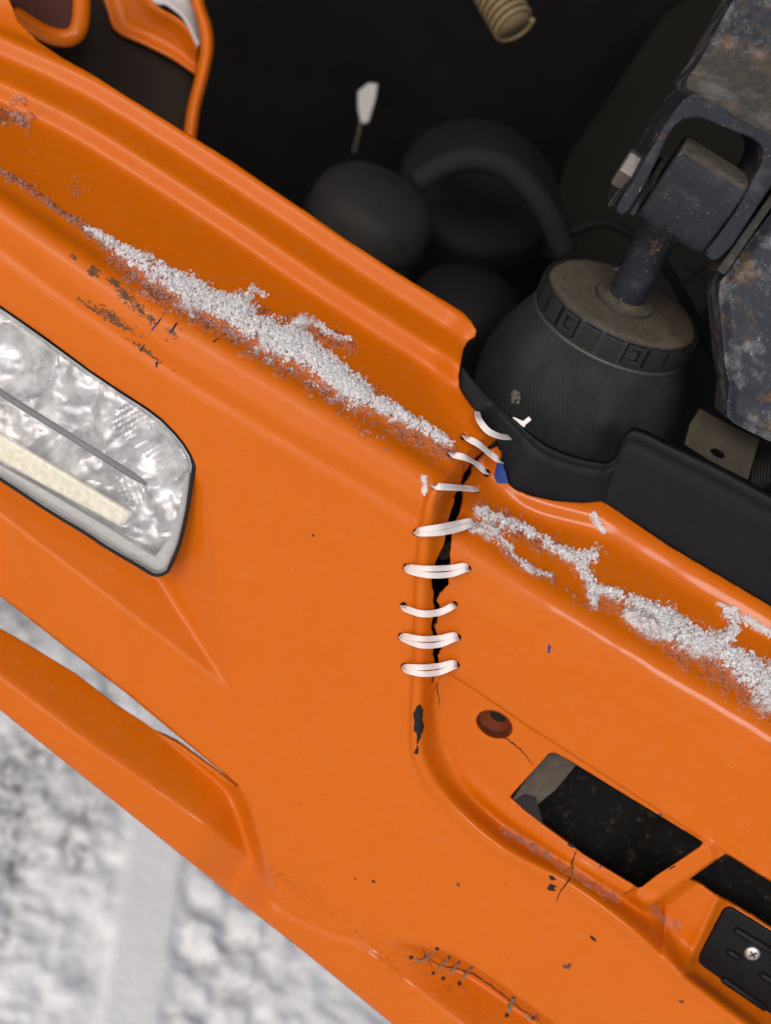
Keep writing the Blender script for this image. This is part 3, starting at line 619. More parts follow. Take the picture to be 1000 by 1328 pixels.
for (A, B, mids, dbl), lab in zip(TIES, tie_lab):
    mids = [tuple(m_) for m_ in mids]
    if dbl:
        o = thing('zip_tie', lab, 'zip tie', surf(*A), 'white zip ties lacing the crack')
        for off, ar in (((0, 0), 13), ((0, -9 if A[1] != 691 else -8), 9)):
            V, F_, U = strap(A, B, mids, off, 7.4, 2.0, ar); fixn(obj('strap', V, F_, M['nylon'], o, uv=U, angle=.6))
    else:
        V, F_, U = strap(A, B, mids, w_=8.8, up=12 if A[1] < 600 else 0); tag(fixn(obj('zip_tie', V, F_, M['nylon'], uv=U, angle=.6)), lab, 'zip tie', 'white zip ties lacing the crack')
# zip tie tail and head behind the trim
V, F_ = join([boxc(ray(672, 547, -40), nrm([.9, -.35, 0]) * 9, nrm([.35, .9, 0]) * 3.6, (0, 0, 2)), boxc(ray(683, 546, -38), nrm([.75, .6, 0]) * 6, nrm([-.6, .75, 0]) * 3, (0, 0, 2)), boxc(ray(676, 550, -38), (5, 0, 0), (0, 4, 0), (0, 0, 3))])
tag(obj('zip_tie_tail', V, F_, M['nylon'], smooth=False, bevel=.8), 'cut white zip tie head poking out above the black trim', 'zip tie')
# wire stitches along the lower crack
st_lab = ['pale curved wire stitch at the left end of the lower crack', 'second wire stitch from the left on the lower crack', 'third wire stitch from the left on the lower crack', 'fourth wire stitch on the lower crack, with a dark knot', 'broad grey strap stitch on the lower crack near the picture bottom', 'bent pale wire clip lying along the lower crack']
for (pts, r_, mm), lab in zip([([(533, 1242), (546, 1246), (556, 1240), (567, 1231)], 1.5, 'wire'), ([(562, 1262), (573, 1252), (582, 1242)], 1.3, 'wire'), ([(575, 1269), (587, 1258), (595, 1249)], 1.3, 'wire'), ([(596, 1276), (604, 1264), (611, 1256)], 1.6, 'wire'), ([(657, 1317), (662, 1305), (666, 1295)], 2.6, 'wire'), ([(674, 1310), (692, 1322), (698, 1314)], 1.8, 'steel')], st_lab):
    P = np.array(pts, float); C_ = crom(np.array([surf(x, y, -4 if i in (0, len(P) - 1) else 4) for i, (x, y) in enumerate(P)]), 6)
    V, F_ = tube(C_, r_, 8); o = obj('wire_stitch', V, F_, M[mm]); tag(o, lab, 'wire', 'wire stitches on the lower crack')
    kn = [pts[0], pts[-1]] if mm == 'wire' else []
    for x, y in kn:
        V, F_ = flake(blob(x, y, 3.0, 2.2, -.7), .5, .8); ch = obj('stitch_hole', V, F_, M['black_chip'], o)

# ---------------------------------------------------------------- headlight
hl = thing('headlight', 'clear rectangular headlight with chrome facets and black seal in the bumper', 'headlight', ray(110, 590, -60))
gs = np.arange(-118, 262, 2.5); gt = np.arange(318, 752, 2.5); QX, QY = np.meshgrid(gs, gt, indexing='ij')
def plane_h(x, y): return float(Hs(215, 540)) - .36 * (st(x, y)[1] - st(215, 540)[1])
HLp = np.array(HL, float); cen = HLp.mean(0)
def offset_poly(P, d):
    P = np.asarray(P, float); o_ = []
    for i in range(len(P)):
        a = nrm(P[i] - P[i - 1]); b_ = nrm(P[(i + 1) % len(P)] - P[i]); n_ = nrm(np.array([-a[1], a[0]]) + np.array([-b_[1], b_[0]])); o_.append(P[i] + n_ * d)
    return np.array(o_)
inner = offset_poly(HL, 3.0)
if not inside(inner[:5, 0], inner[:5, 1], HL).any(): inner = offset_poly(HL, -3.0)
X, Y, F_ = clip_grid(QX, QY, inner, [], 2.5)
ld_ = near(X, Y, HL, True)[0]
dpt = np.array([plane_h(x, y) for x, y in zip(X, Y)])
lens_h = dpt - 3 + 6 * sstep(ld_, 0, 12)
obj('lens', ray(X, Y, lens_h), F_[:, ::-1], M['lens'], hl)
# reflector: tilted facets with two bowls and fine flutes
rf = dpt - 44 + (fbm(X * .020 + 7, Y * .020, 2, 51, .4) - .5) * 30
r2 = np.random.default_rng(4); nc = 13; cxs = r2.uniform(-100, 240, nc); cys = r2.uniform(400, 680, nc); tx = r2.normal(0, .30, nc); ty = r2.normal(0, .30, nc)
d2_ = (X[:, None] - cxs) ** 2 + (Y[:, None] - cys) ** 2; wgt = np.exp(-(d2_ - d2_.min(1)[:, None]) / 260.0); wgt /= wgt.sum(1)[:, None]
rf += (wgt * np.clip((X[:, None] - cxs) * tx + (Y[:, None] - cys) * ty, -14, 14)).sum(1)
rf += 7 * np.abs(fbm(X * .035 + Y * .02, Y * .05 - X * .02, 3, 91) - .5) * 2
for bx_, by_, br, bdp in ((18, 468, 58, 26), (204, 590, 46, 22)):
    rr_ = np.hypot(X - bx_, (Y - by_) * 1.1) / br; bw = 1 - sstep(rr_, .93, 1.03); bh = dpt - 36 - bdp * (1 - rr_ ** 2) + (fbm(X * .03 + Y * .01, Y * .045, 3, 77) - .5) * 16; rf = rf * (1 - bw) + bh * bw
flu = inside(X, Y, [(128, 536), (168, 520), (205, 545), (234, 580), (236, 610), (200, 600), (160, 570)]); rf[flu] += 1.1 * np.sin((X[flu] * .5 + Y[flu] * .86) * .9)
flu = inside(X, Y, [(140, 626), (170, 612), (200, 640), (175, 656)]); rf[flu] += 1.5 * np.sin((X[flu] * .9 - Y[flu] * .4) * .9)
edge = 1 - sstep(ld_, 1, 7); rf = rf * (1 - edge) + (dpt - 8) * edge
obj('reflector', ray(X, Y, rf), F_[:, ::-1], M['chrome'], hl, angle=.5)
M_bar = simple('grey_divider', (.06, .065, .07), .35, metal=.4); M['bar'] = M_bar
P = np.array([ray(x, y, plane_h(x, y) - 8) for x, y in ((-105, 433), (0, 508), (90, 565), (190, 628))]); V, F_ = tube(crom(P, 6), [4.6] * 18 + [2.5], 10); obj('divider_bar', V, F_, M['bar'], hl)
gp = [(-110, 490), (0, 562), (60, 598), (120, 634), (166, 662), (170, 668), (162, 678), (154, 683), (120, 664), (60, 632), (0, 598), (-110, 530)]
P = np.array([ray(x, y, plane_h(x, y) - 8) for x, y in gp]); V, F_ = prism(P, (0, 0, -22)); fixn(obj('light_guide', V, F_, M['guide'], hl, smooth=False, bevel=5))
ip = [(-110, 535), (0, 603), (60, 637), (150, 690), (200, 722), (225, 690), (236, 640), (240, 612), (246, 612), (240, 664), (230, 706), (215, 736), (207, 741), (196, 738), (137, 703), (59, 654), (0, 616), (-110, 548)]
P = np.array([ray(x, y, plane_h(x, y) - 6) for x, y in ip]); V, F_ = prism(P, (0, 0, -30)); fixn(obj('lens_flange', V, F_, simple('pale_flange', (.40, .40, .39), .35), hl, smooth=False, bevel=3))
sp_ = [(249, 588), (252, 604), (250, 618), (243, 662), (233, 705), (220, 736), (214, 743), (206, 746), (196, 744), (176, 732), (137, 709), (110, 691), (59, 660), (0, 621), (-110, 552)]
C_ = crom(np.array([ray(x, y, plane_h(x, y) - 3) for x, y in sp_]), 5); V, F_ = tube(C_, np.r_[np.linspace(1.2, 2.8, 8), np.full(len(C_) - 8, 2.3)], 10); obj('seal', V, F_, M['black_chip'], hl)
C_ = crom(np.array([ray(x, y, plane_h(x, y) - 6) for x, y in [(-110, 324), (0, 398), (117, 482), (211, 546), (240, 578), (250, 593)]]), 5); V, F_ = tube(C_, .9, 8); obj('seal', V, F_, M['black_chip'], hl)

# ---------------------------------------------------------------- snow and ice on the bumper
ico = bmesh.new(); bmesh.ops.create_icosphere(ico, subdivisions=1, radius=1); IV = np.array([v.co[:] for v in ico.verts]); IF = np.array([[v.index for v in f.verts] for f in ico.faces]); ico.free()
UPC = AZ
def grains(pos, rad, flat=1.0):
    n = len(pos); A = rng.normal(size=(n, 4)); A /= np.linalg.norm(A, axis=1)[:, None]; w_, x, y, z = A.T
    Rm = np.stack([1 - 2 * (y * y + z * z), 2 * (x * y - z * w_), 2 * (x * z + y * w_), 2 * (x * y + z * w_), 1 - 2 * (x * x + z * z), 2 * (y * z - x * w_), 2 * (x * z - y * w_), 2 * (y * z + x * w_), 1 - 2 * (x * x + y * y)], -1).reshape(n, 3, 3)
    scl = rad[:, None] * rng.uniform(.5, 1.4, (n, 3))
    jv = 1 + rng.normal(0, .16, (n, len(IV), 1))
    V = np.einsum('nij,nvj->nvi', Rm, IV[None] * scl[:, None, :] * jv); V[..., 2] *= flat
    V = V + pos[:, None, :]
    F = (IF[None] + (np.arange(n) * len(IV))[:, None, None]).reshape(-1, 3)
    return V.reshape(-1, 3), F
def stroke(pts, dens, heap, rmin, rmax, seed, thresh=.42, nsc=.09):
    """grains along a polyline of (x, y, half width), heaped towards the middle and eaten away by noise"""
    r_ = np.random.default_rng(seed); P = np.array(pts, float); out_ = []; Ls = np.hypot(*np.diff(P[:, :2], axis=0).T)
    for i in range(len(P) - 1):
        n = int(Ls[i] * (P[i, 2] + P[i + 1, 2]) * dens * .7); u = r_.random(n); c_ = P[i] + (P[i + 1] - P[i]) * u[:, None]
        d = nrm(P[i + 1, :2] - P[i, :2]); v = np.clip(r_.normal(0, .55, n), -1.6, 1.6); off = v * c_[:, 2]; x = c_[:, 0] - d[1] * off + d[0] * r_.normal(0, 2, n); y = c_[:, 1] + d[0] * off
        ns = fbm(x * nsc, y * nsc, 4, 31, .65); k = (ns - .30 * np.abs(v) ** 1.4 + .10 + .10 * (r_.random(n) - .5)) > thresh - .04
        hh = heap * np.clip(1 - np.abs(v) ** 1.6, 0, 1) * np.minimum(1, c_[:, 2] / 14) * (.4 + 1.1 * ns)
        out_.append(np.stack([x, y, hh * np.sqrt(r_.random(n)), np.minimum(1, .5 + c_[:, 2] / 30)], -1)[k])
    A = np.vstack(out_); rad = (.7 * rmin + (1.5 * rmax - .7 * rmin) * r_.random(len(A)) ** 3.2) * (.62 + .25 * A[:, 3])
    p_ = surf(A[:, 0], A[:, 1], 0); p_ = p_ + UPC * (A[:, 2:3]) * .6 + np.array([0, 0, 1]) * A[:, 2:3] * .5 + np.array([0, 0, .3]) * rad[:, None]
    return p_, rad
def snowobj(name, label, parts, material, parent=None):
    pos = np.vstack([a for a, _ in parts]); rad = np.concatenate([b_ for _, b_ in parts]); V, F_ = grains(pos, rad)
    o = obj(name, V, F_, material, parent, smooth=material is M['ice']); o['kind'] = 'stuff'
    if label: tag(o, label, 'snow' if material is M['snow'] else 'ice')
    return o
def pack(name, label, strokes, heap, material, seed, bite=.95, fine=2.2):
    """packed snow (or a film of ice) as a sheet that thins out to nothing along ragged edges"""
    A = np.vstack([np.array(q_, float)[:, :2] for q_ in strokes]); wmx = max(max(p[2] for p in q_) for q_ in strokes) * 1.6
    gx = np.arange(A[:, 0].min() - wmx, A[:, 0].max() + wmx, 1.5); gy = np.arange(A[:, 1].min() - wmx, A[:, 1].max() + wmx, 1.5)
    QX, QY = np.meshgrid(gx, gy, indexing='ij'); v = np.full(QX.shape, 9.0); hw_ = np.full(QX.shape, 5.0)
    for q_ in strokes:
        P = np.array(q_, float); L = np.r_[0, np.cumsum(np.hypot(*np.diff(P[:, :2], axis=0).T))]; lo = P[:, :2].min(0) - wmx; hi = P[:, :2].max(0) + wmx
        k = (QX > lo[0]) & (QX < hi[0]) & (QY > lo[1]) & (QY < hi[1]); d_, _, _, _, pr = near(QX[k], QY[k], P[:, :2]); wv_ = np.interp(pr, L, P[:, 2]); nv = d_ / wv_; hw_[k] = np.where(nv < v[k], wv_, hw_[k]); v[k] = np.minimum(v[k], nv)
    n1 = fbm(QX * .10, QY * .10, 5, seed, .65); n2 = fbm(QX * .38, QY * .38, 3, seed + 9, .6)
    n3 = fbm(QX * .8, QY * .8, 2, seed + 17); n4 = fbm(QX * .035, QY * .035, 2, seed + 23); m_ = (.74 if heap > 4 else .85) - np.minimum(v, 3) ** 1.2 + (n1 - .5) * 3.4 * bite + (n4 - .5) * (1.5 if heap > 4 else .5) + (n2 - .5) * 1.1 + (n3 - .5) * .5
    keep = m_ > .06; cc = (m_[:-1, :-1] + m_[1:, 1:]) / 2 > .06
    n, mm = QX.shape; used = np.zeros((n, mm), bool)
    for di in (0, 1):
        for dj in (0, 1): used[di:n - 1 + di, dj:mm - 1 + dj] |= cc
    ids = -np.ones((n, mm), int); ids[used] = np.arange(used.sum()); k = np.argwhere(cc); i_, j_ = k[:, 0], k[:, 1]
    F = np.stack([ids[i_, j_], ids[i_, j_ + 1], ids[i_ + 1, j_ + 1], ids[i_ + 1, j_]], -1)
    th = np.clip(m_, 0, 1.3) ** .8; hh = .3 + heap * np.clip(hw_ / 17, .25, 1) * th * (.35 + .8 * n1) + (fine * (n2 - .35) + 1.6 * (n3 - .4)) * np.minimum(1, th * 2)
    x, y = QX[used], QY[used]; h_ = np.maximum(hh[used], .3)
    V = surf(x, y, 0) + UPC * h_[:, None] * .55 + np.array([0, 0, .5]) * h_[:, None]
    o = obj(name, V, F[:, ::-1], material, smooth=heap <= 4 or bite < .5); o['kind'] = 'stuff'; a_ = o.data.attributes.new('thick', 'FLOAT', 'POINT'); a_.data.foreach_set('value', np.clip(m_[used] * (.5 + n2[used]) * (1.0 if bite > .5 else 2.0), 0, 1))
    return tag(o, label, 'snow' if heap > 4 else 'ice')
m, t, b = mat('packed_snow'); M['pack'] = m; t.nodes.remove(b)
at = node(t, 'ShaderNodeAttribute'); at.attribute_name = 'thick'
tr = node(t, 'ShaderNodeBsdfTransparent'); df = node(t, 'ShaderNodeBsdfDiffuse'); df.inputs[0].default_value = (.98, .975, .975, 1); tl_ = node(t, 'ShaderNodeBsdfTranslucent'); tl_.inputs[0].default_value = (.95, .95, .97, 1)
gl = node(t, 'ShaderNodeBsdfGlossy'); gl.inputs['Roughness'].default_value = .25
m0 = node(t, 'ShaderNodeMixShader'); m0.inputs[0].default_value = .35; t.links.new(df.outputs[0], m0.inputs[1]); t.links.new(tl_.outputs[0], m0.inputs[2])
m1 = node(t, 'ShaderNodeMixShader'); m1.inputs[0].default_value = .05; t.links.new(m0.outputs[0], m1.inputs[1]); t.links.new(gl.outputs[0], m1.inputs[2])
rg = node(t, 'ShaderNodeMapRange'); rg.inputs[1].default_value = .02; rg.inputs[2].default_value = 1.0; rg.inputs[3].default_value = .10; rg.inputs[4].default_value = .95; t.links.new(at.outputs['Fac'], rg.inputs[0])
m2 = node(t, 'ShaderNodeMixShader'); t.links.new(rg.outputs[0], m2.inputs[0]); t.links.new(tr.outputs[0], m2.inputs[1]); t.links.new(m1.outputs[0], m2.inputs[2]); t.links.new(m2.outputs[0], t.nodes['Material Output'].inputs[0])
bp = node(t, 'ShaderNodeBump'); bp.inputs['Strength'].default_value = .9; bp.inputs['Distance'].default_value = .0012; t.links.new(noise(t, 1500, 3, .6), bp.inputs['Height']); t.links.new(bp.outputs[0], df.inputs['Normal']); t.links.new(bp.outputs[0], gl.inputs['Normal'])
LS = [(112, 296, 4), (135, 308, 6), (160, 326, 11), (200, 350, 16), (240, 374, 20), (280, 396, 21), (310, 406, 24), (340, 430, 25), (380, 448, 26), (410, 466, 21), (440, 490, 22), (470, 515, 19), (495, 524, 11), (530, 544, 9), (560, 561, 9), (584, 576, 6)]
parts = [stroke(LS, .62, 11, 1.1, 2.4, 1, .40), stroke([(355, 440, 16), (380, 448, 18), (420, 478, 18), (470, 515, 14)], .6, 14, 1.0, 2.0, 2, .28),
         stroke([(312, 402, 7), (322, 385, 8), (327, 373, 6), (345, 384, 3)], .6, 6, 1.0, 2.0, 3), stroke([(365, 428, 8), (392, 415, 8), (415, 422, 6), (432, 436, 7), (455, 440, 5)], .5, 5, 1.0, 2.0, 4, .46)]
so_ = pack('snow_streak', 'long streak of granular snow lying on the left shelf of the bumper', [LS, [(312, 402, 8), (322, 385, 8), (327, 373, 7), (345, 384, 4)], [(365, 430, 9), (392, 415, 8), (415, 422, 7), (432, 436, 8), (455, 440, 6)]], 9, M['pack'], 41)
snowobj('loose_grains', None, parts, M['snow'], so_)
parts = [stroke([(616, 660, 7), (640, 672, 13), (662, 680, 10), (692, 692, 8), (722, 712, 9), (748, 726, 13), (772, 718, 12)], .62, 9, 1.1, 2.3, 5, .40), stroke([(748, 730, 10), (766, 752, 9), (770, 785, 7)], .6, 6, 1.1, 2.2, 6, .38), stroke([(768, 762, 7), (800, 770, 8), (822, 782, 10), (850, 792, 15), (880, 820, 22), (912, 836, 20), (940, 832, 16), (952, 812, 12), (938, 790, 7)], .62, 12, 1.1, 2.4, 7, .40),
         stroke([(935, 845, 14), (960, 858, 22), (982, 876, 23), (1004, 900, 24), (1050, 935, 24), (1100, 965, 20)], .62, 12, 1.1, 2.4, 8, .40), stroke([(930, 783, 5), (960, 800, 7), (1000, 822, 7), (1060, 856, 7)], .6, 5, 1.0, 2.1, 9, .40), stroke([(768, 668, 5), (774, 678, 4), (782, 690, 2)], .9, 4, 1.0, 1.9, 10, .36),
         stroke([(660, 716, 4), (690, 740, 4), (716, 746, 5)], .4, 3, 1.0, 2.0, 12, .46)]
so_ = pack('snow_streak', 'branching streak of granular snow on the right shelf below the black trim', [[(616, 660, 7), (640, 672, 13), (662, 680, 10), (692, 692, 8), (722, 712, 9), (748, 726, 13), (772, 718, 12)], [(748, 730, 10), (766, 752, 9), (770, 785, 8)], [(768, 762, 7), (800, 770, 8), (822, 782, 10), (850, 792, 15), (880, 820, 22), (912, 836, 20), (940, 832, 16), (952, 812, 12), (938, 790, 7)], [(935, 845, 14), (960, 858, 22), (982, 876, 23), (1004, 900, 24), (1050, 935, 24), (1100, 965, 20)], [(930, 783, 6), (960, 800, 8), (1000, 822, 8), (1060, 856, 8)], [(768, 668, 5), (774, 678, 5), (782, 690, 3)], [(655, 710, 6), (690, 740, 4), (716, 746, 5)]], 10, M['pack'], 43)
snowobj('loose_grains', None, parts, M['snow'], so_)
def clump(name, lab, pts, seed, heap):
    so_ = pack(name, lab, [[(x, y, w_ * 1.12) for x, y, w_ in pts]], heap * 1.25, M['pack'], seed, .30, 1.4); snowobj('loose_grains', None, [stroke(pts, .25, heap, .6, 1.1, seed, .1)], M['snow'], so_)
clump('snow_clump', 'bright white clump of snow touching the end of a double zip tie', [(612, 684, 9), (630, 684, 14), (648, 698, 12), (664, 714, 6)], 21, 15)
clump('snow_clump', 'bright white oval clump of snow on the right shelf of the bumper', [(818, 796, 11), (836, 806, 16), (852, 816, 13), (866, 826, 6)], 22, 15)
clump('snow_clump', 'small white lump of snow left of the straight zip tie', [(550, 620, 5), (552, 628, 6), (549, 640, 4)], 23, 9)
# wet ice
def icebits(pts, n, spread, rmin, rmax, seed):
    n = int(n * .55); rmax *= 1.2; r_ = np.random.default_rng(seed); P = crom(np.array(pts, float), 12); i = r_.integers(0, len(P), n); x = P[i, 0] + r_.normal(0, spread, n); y = P[i, 1] + r_.normal(0, spread, n)
    rad = rmin + (rmax - rmin) * r_.random(n) ** 2.5; return surf(x, y, 0) + np.array([0, 0, .35]) * rad[:, None], rad
parts = [icebits([(-40, 196), (0, 222), (45, 250), (85, 280), (115, 300), (150, 328)], 420, 3.4, 1.2, 3.6, 1), icebits([(140, 325), (165, 352), (200, 380), (240, 404), (290, 425), (340, 455), (390, 475), (430, 500), (480, 536), (540, 570)], 520, 8, 1.2, 4.0, 2),
         icebits([(160, 350), (185, 375), (240, 405), (262, 413), (330, 448), (350, 462), (360, 470)], 26, 6, 3.5, 6.5, 3), icebits([(365, 425), (395, 425), (430, 440), (455, 448)], 150, 7, 1.2, 3.0, 4), icebits([(405, 515), (435, 535), (455, 548), (490, 572), (510, 578)], 40, 7, 1.5, 6, 5), icebits([(510, 550), (550, 575), (590, 590)], 220, 8, 1.0, 2.6, 6), icebits([(90, 188), (125, 252), (148, 250), (100, 230), (60, 170), (160, 200), (280, 370), (230, 330)], 46, 22, .6, 2.2, 7), icebits([(85, 240), (105, 250), (100, 236)], 70, 5, 1, 2.6, 8)]
so_ = pack('ice_crystals', 'clear wet ice along the lower edge of the left snow streak', [[(-40, 196, 5), (0, 222, 5), (45, 250, 5), (85, 280, 5), (115, 300, 6), (150, 326, 9), (200, 366, 20), (240, 392, 24), (300, 420, 26), (380, 462, 28), (450, 505, 22), (540, 566, 14), (590, 590, 8)], [(330, 410, 14), (400, 430, 16), (455, 446, 8)]], 3.2, M['ice'], 61, .9, 3.4)
snowobj('ice_crystal', None, parts, M['ice'], so_)
parts = [icebits([(650, 715), (690, 742), (716, 748)], 70, 4, 1.2, 4.5, 11), icebits([(740, 770), (765, 785), (785, 775), (800, 768)], 90, 6, 1.2, 4.5, 12), icebits([(820, 812), (860, 830), (900, 850), (935, 865), (960, 890), (1000, 915)], 260, 7, 1.2, 3.6, 13), icebits([(630, 665), (690, 690), (760, 735), (900, 815)], 160, 12, 1.0, 2.5, 14)]
so_ = pack('ice_crystals', 'clear wet ice edging the snow on the right shelf', [[(625, 668, 14), (690, 694, 12), (750, 730, 16), (775, 772, 12), (830, 800, 18), (900, 846, 24), (970, 886, 26), (1050, 945, 24)], [(650, 712, 8), (690, 742, 6), (718, 748, 8)]], 3.2, M['ice'], 63, .9, 3.4)
snowobj('ice_crystal', None, parts, M['ice'], so_)
parts = [icebits([(655, 1078), (675, 1088), (700, 1104), (735, 1128), (770, 1150), (800, 1165)], 330, 3.2, 1.2, 3.4, 15), icebits([(845, 1180), (858, 1188), (866, 1195), (880, 1200)], 130, 4, 1.2, 3.0, 16)]
so_ = pack('ice_crystals', 'thin line of wet ice crumbs in the groove below the slot', [[(650, 1075, 4), (675, 1088, 6), (700, 1104, 6), (735, 1128, 7), (770, 1150, 7), (803, 1166, 4)], [(843, 1178, 6), (858, 1188, 8), (880, 1200, 6)]], 3.0, M['ice'], 65, .8, 3.4)
snowobj('ice_crystal', None, parts, M['ice'], so_)
parts = [icebits([(-10, 152), (14, 148), (30, 152), (34, 160), (10, 158)], 70, 5, 2, 6, 17), icebits([(18, 128), (26, 128)], 16, 4, 2, 5, 18)]
so_ = pack('ice_crystals', 'frozen drips near the top left corner of the bumper', [[(-10, 152, 10), (14, 150, 12), (34, 158, 9)], [(18, 128, 6), (26, 130, 5)]], 3.2, M['ice'], 67, .5, 3.0)
snowobj('ice_crystal', None, parts, M['ice'], so_)

# ---------------------------------------------------------------- black trim behind the notch
tp = [((598, 472), (586, 482)), ((612, 490), (592, 500)), ((628, 508), (600, 520)), ((640, 520), (612, 532)), ((655, 533), (630, 552)), ((678, 553), (648, 585)), ((692, 564), (650, 610)), ((710, 576), (660, 636)), ((727, 584), (686, 650)), ((754, 593), (720, 657)), ((780, 598), (752, 660)), ((791, 598), (768, 660)), ((800, 592), (777, 660)), ((806, 578), (782, 660)), ((810, 566), (790, 664)), ((816, 557), (796, 668)), ((824, 554), (806, 674)), ((842, 560), (826, 686)), ((868, 573), (856, 706)), ((934, 604), (930, 752)), ((1000, 639), (1004, 796)), ((1110, 692), (1110, 862))]
UE = crom(np.array([a for a, _ in tp], float), 5); LE = crom(np.array([b_ for _, b_ in tp], float), 5); n = len(UE); rows = np.linspace(0, 1, 15); V = []
hl_ = np.array([min(float(Hs(x, y)), 40) - 12 for x, y in LE]); hl_ = np.convolve(np.pad(hl_, 6, mode='edge'), np.ones(13) / 13, 'valid')
for k, u in enumerate(rows):
    p2 = LE + (UE - LE) * u; dist = np.hypot(*(UE - LE).T)
    h_ = hl_ + .42 * dist * u + 7 * math.exp(-((u - .93) / .05) ** 2) * np.minimum(1, dist / 60) - 5 * math.exp(-((u - .84) / .05) ** 2) * np.minimum(1, dist / 60) - (8 if u == 1 else 0)
    V.append(ray(p2[:, 0], p2[:, 1], h_))
V = np.array(V).reshape(-1, 3); F_ = [[k * n + i, k * n + i + 1, (k + 1) * n + i + 1, (k + 1) * n + i] for k in range(14) for i in range(n - 1)]
tr_o = tag(obj('trim_panel', V, F_, M['trim'], solid=6), 'matt black plastic trim panel curving round the foot of the air spring', 'trim panel')
for (x, y) in ((652, 540), (664, 567), (651, 598)): pass

# ---------------------------------------------------------------- air spring
PcA = ray(808, 392, -140); ax = nrm([.31, .735, .60])
asp = thing('air_spring', 'black woven air spring with dusty ribbed cap beside the bumper notch', 'air spring', PcA - ax * 250)
V, F_, U = lathe([(113, -34), (117, -40), (126, -56), (137, -80), (148, -108), (155, -142), (154, -175), (146, -215), (128, -250), (90, -275), (30, -280)], PcA, ax, 96, uvs=(9, 3), wob=.006); obj('bellows', V, F_, M['weave'], asp, uv=U)
prof = [(0.1, 2), (30, 2), (60, 1), (90, 2), (108, 2), (112, 0), (112, -3)]
V, F_, U = lathe(prof, PcA, ax, 72, wob=.012); weld(obj('cap', V, F_, M['worn_dusty'], asp))
V, F_, U = lathe([(111, -1), (112, -2), (112, -32), (116, -33), (117, -37), (112, -38)], PcA, ax, 96); obj('cap_rim', V, F_, M['lug'], asp)
V, F_, U = lathe([(115, -36), (118, -37), (119.5, -40), (118, -43), (115, -44)], PcA, ax, 96); obj('clamp_ring', V, F_, simple('dark_clamp', (.07, .068, .062), .5, metal=.5), asp)
nl = 22
for k in range(nl):
    jj = rng.uniform(-.05, .05, 2); a0 = 2 * math.pi * (k + .06 + jj[0]) / nl; a1 = 2 * math.pi * (k + .84 + jj[1]) / nl; L = []
    segs = [(a0, a1, -2, -33)] if k % 3 else [(a0, a0 + (a1 - a0) * .26, -2, -33), (a1 - (a1 - a0) * .26, a1, -2, -33), (a0, a1, -2, -9), (a0, a1, -25, -33)]
    for (b0, b1, z0, z1) in segs:
        V, F_, _ = lathe([(110, z0), (117, z0), (119, z0 - 2), (119, z1 + 2), (117, z1), (110, z1)], PcA, ax, 5, b0, b1); m_ = 6
        F_ = F_ + [[i * 6 for i in range(6)], [i * 6 + 5 for i in range(6)][::-1]]; L.append((V, F_))
    V, F_ = join(L); fixn(obj('lug', V, F_, M['lug'], asp, smooth=False))
V, F_, U = lathe([(44, 1), (43, 5), (40, 7), (36, 5), (33, 4), (30, 9), (26, 10)], PcA + ax * 1, ax, 48); obj('boot', V, F_, M['worn_dusty'], asp)
V, F_, U = lathe([(27, -2), (26.5, 5), (26, 60), (27, 90), (31, 118), (36, 140)], PcA, ax, 40); obj('rod', V, F_, M['worn'], asp)
tear = np.array([ray(786, 349, -110), ray(806, 344, -106), ray(812, 352, -108), ray(792, 351, -120)]); V, F_ = prism(tear, (0, 0, -3)); obj('torn_flap', V, F_, M['lug'], asp, smooth=False)
# eye block on top of the rod, inside the clevis
eC = ray(899, 253, 15); f1 = AX; f2 = nrm([.42, .70, .55]); f2 = nrm(f2 - f1 * (f1 @ f2)); f3 = np.cross(f1, f2)
cs = []
for a in np.linspace(0, 2 * math.pi, 40, endpoint=False):
    ca, sa = math.cos(a), math.sin(a); e = 2.0 / 5.0; cs.append((math.copysign(abs(ca) ** e, ca) * 52, math.copysign(abs(sa) ** e, sa) * 47))
P = np.array([eC - f1 * 49 + f2 * (y_) + f3 * (z_) for y_, z_ in cs]); V, F_ = prism(P, f1 * 98)
fixn(obj('eye_block', V, F_, M['worn'], asp, smooth=False, bevel=5))
# small white mark and dusty scuff on the bellows
def onbell(px, py):      # point on the bellows seen at this place
    o_ = CAMC; d = nrm(ray(px, py) - CAMC); best = None
    for s_ in np.arange(1300, 1900, 1.0):
        p = o_ + d * s_; z = (p - PcA) @ ax; r_ = np.linalg.norm(p - PcA - ax * z)
        rr_ = np.interp(-z, [34, 54, 76, 104, 140, 175, 215, 250], [113, 125, 136, 147, 155, 154, 146, 128])
        if -z > 30 and r_ < rr_: return p, nrm(p - PcA - ax * z)
    return ray(px, py, -100), zz
L = []
for k in range(70):
    an = rng.uniform(0, 6.28); q_ = rng.random() ** .5; p, n_ = onbell(670 + 6.5 * q_ * math.cos(an), 515 + 9 * q_ * math.sin(an)); _, a1_, a2_ = basis(n_); th = rng.uniform(0, 3.1)
    dd1 = a1_ * math.cos(th) + a2_ * math.sin(th); dd2 = np.cross(n_, dd1); p = p + n_ * 2.2; L.append((np.array([p - dd1 * 2.2, p + dd2 * .5, p + dd1 * 2.2, p - dd2 * .5]), [[0, 1, 2, 3]]))
V, F_ = join(L); o = obj('chalk_mark', V, F_, simple('pale_scuff', (.30, .28, .24), .9), asp, smooth=False); o['kind'] = 'stuff'

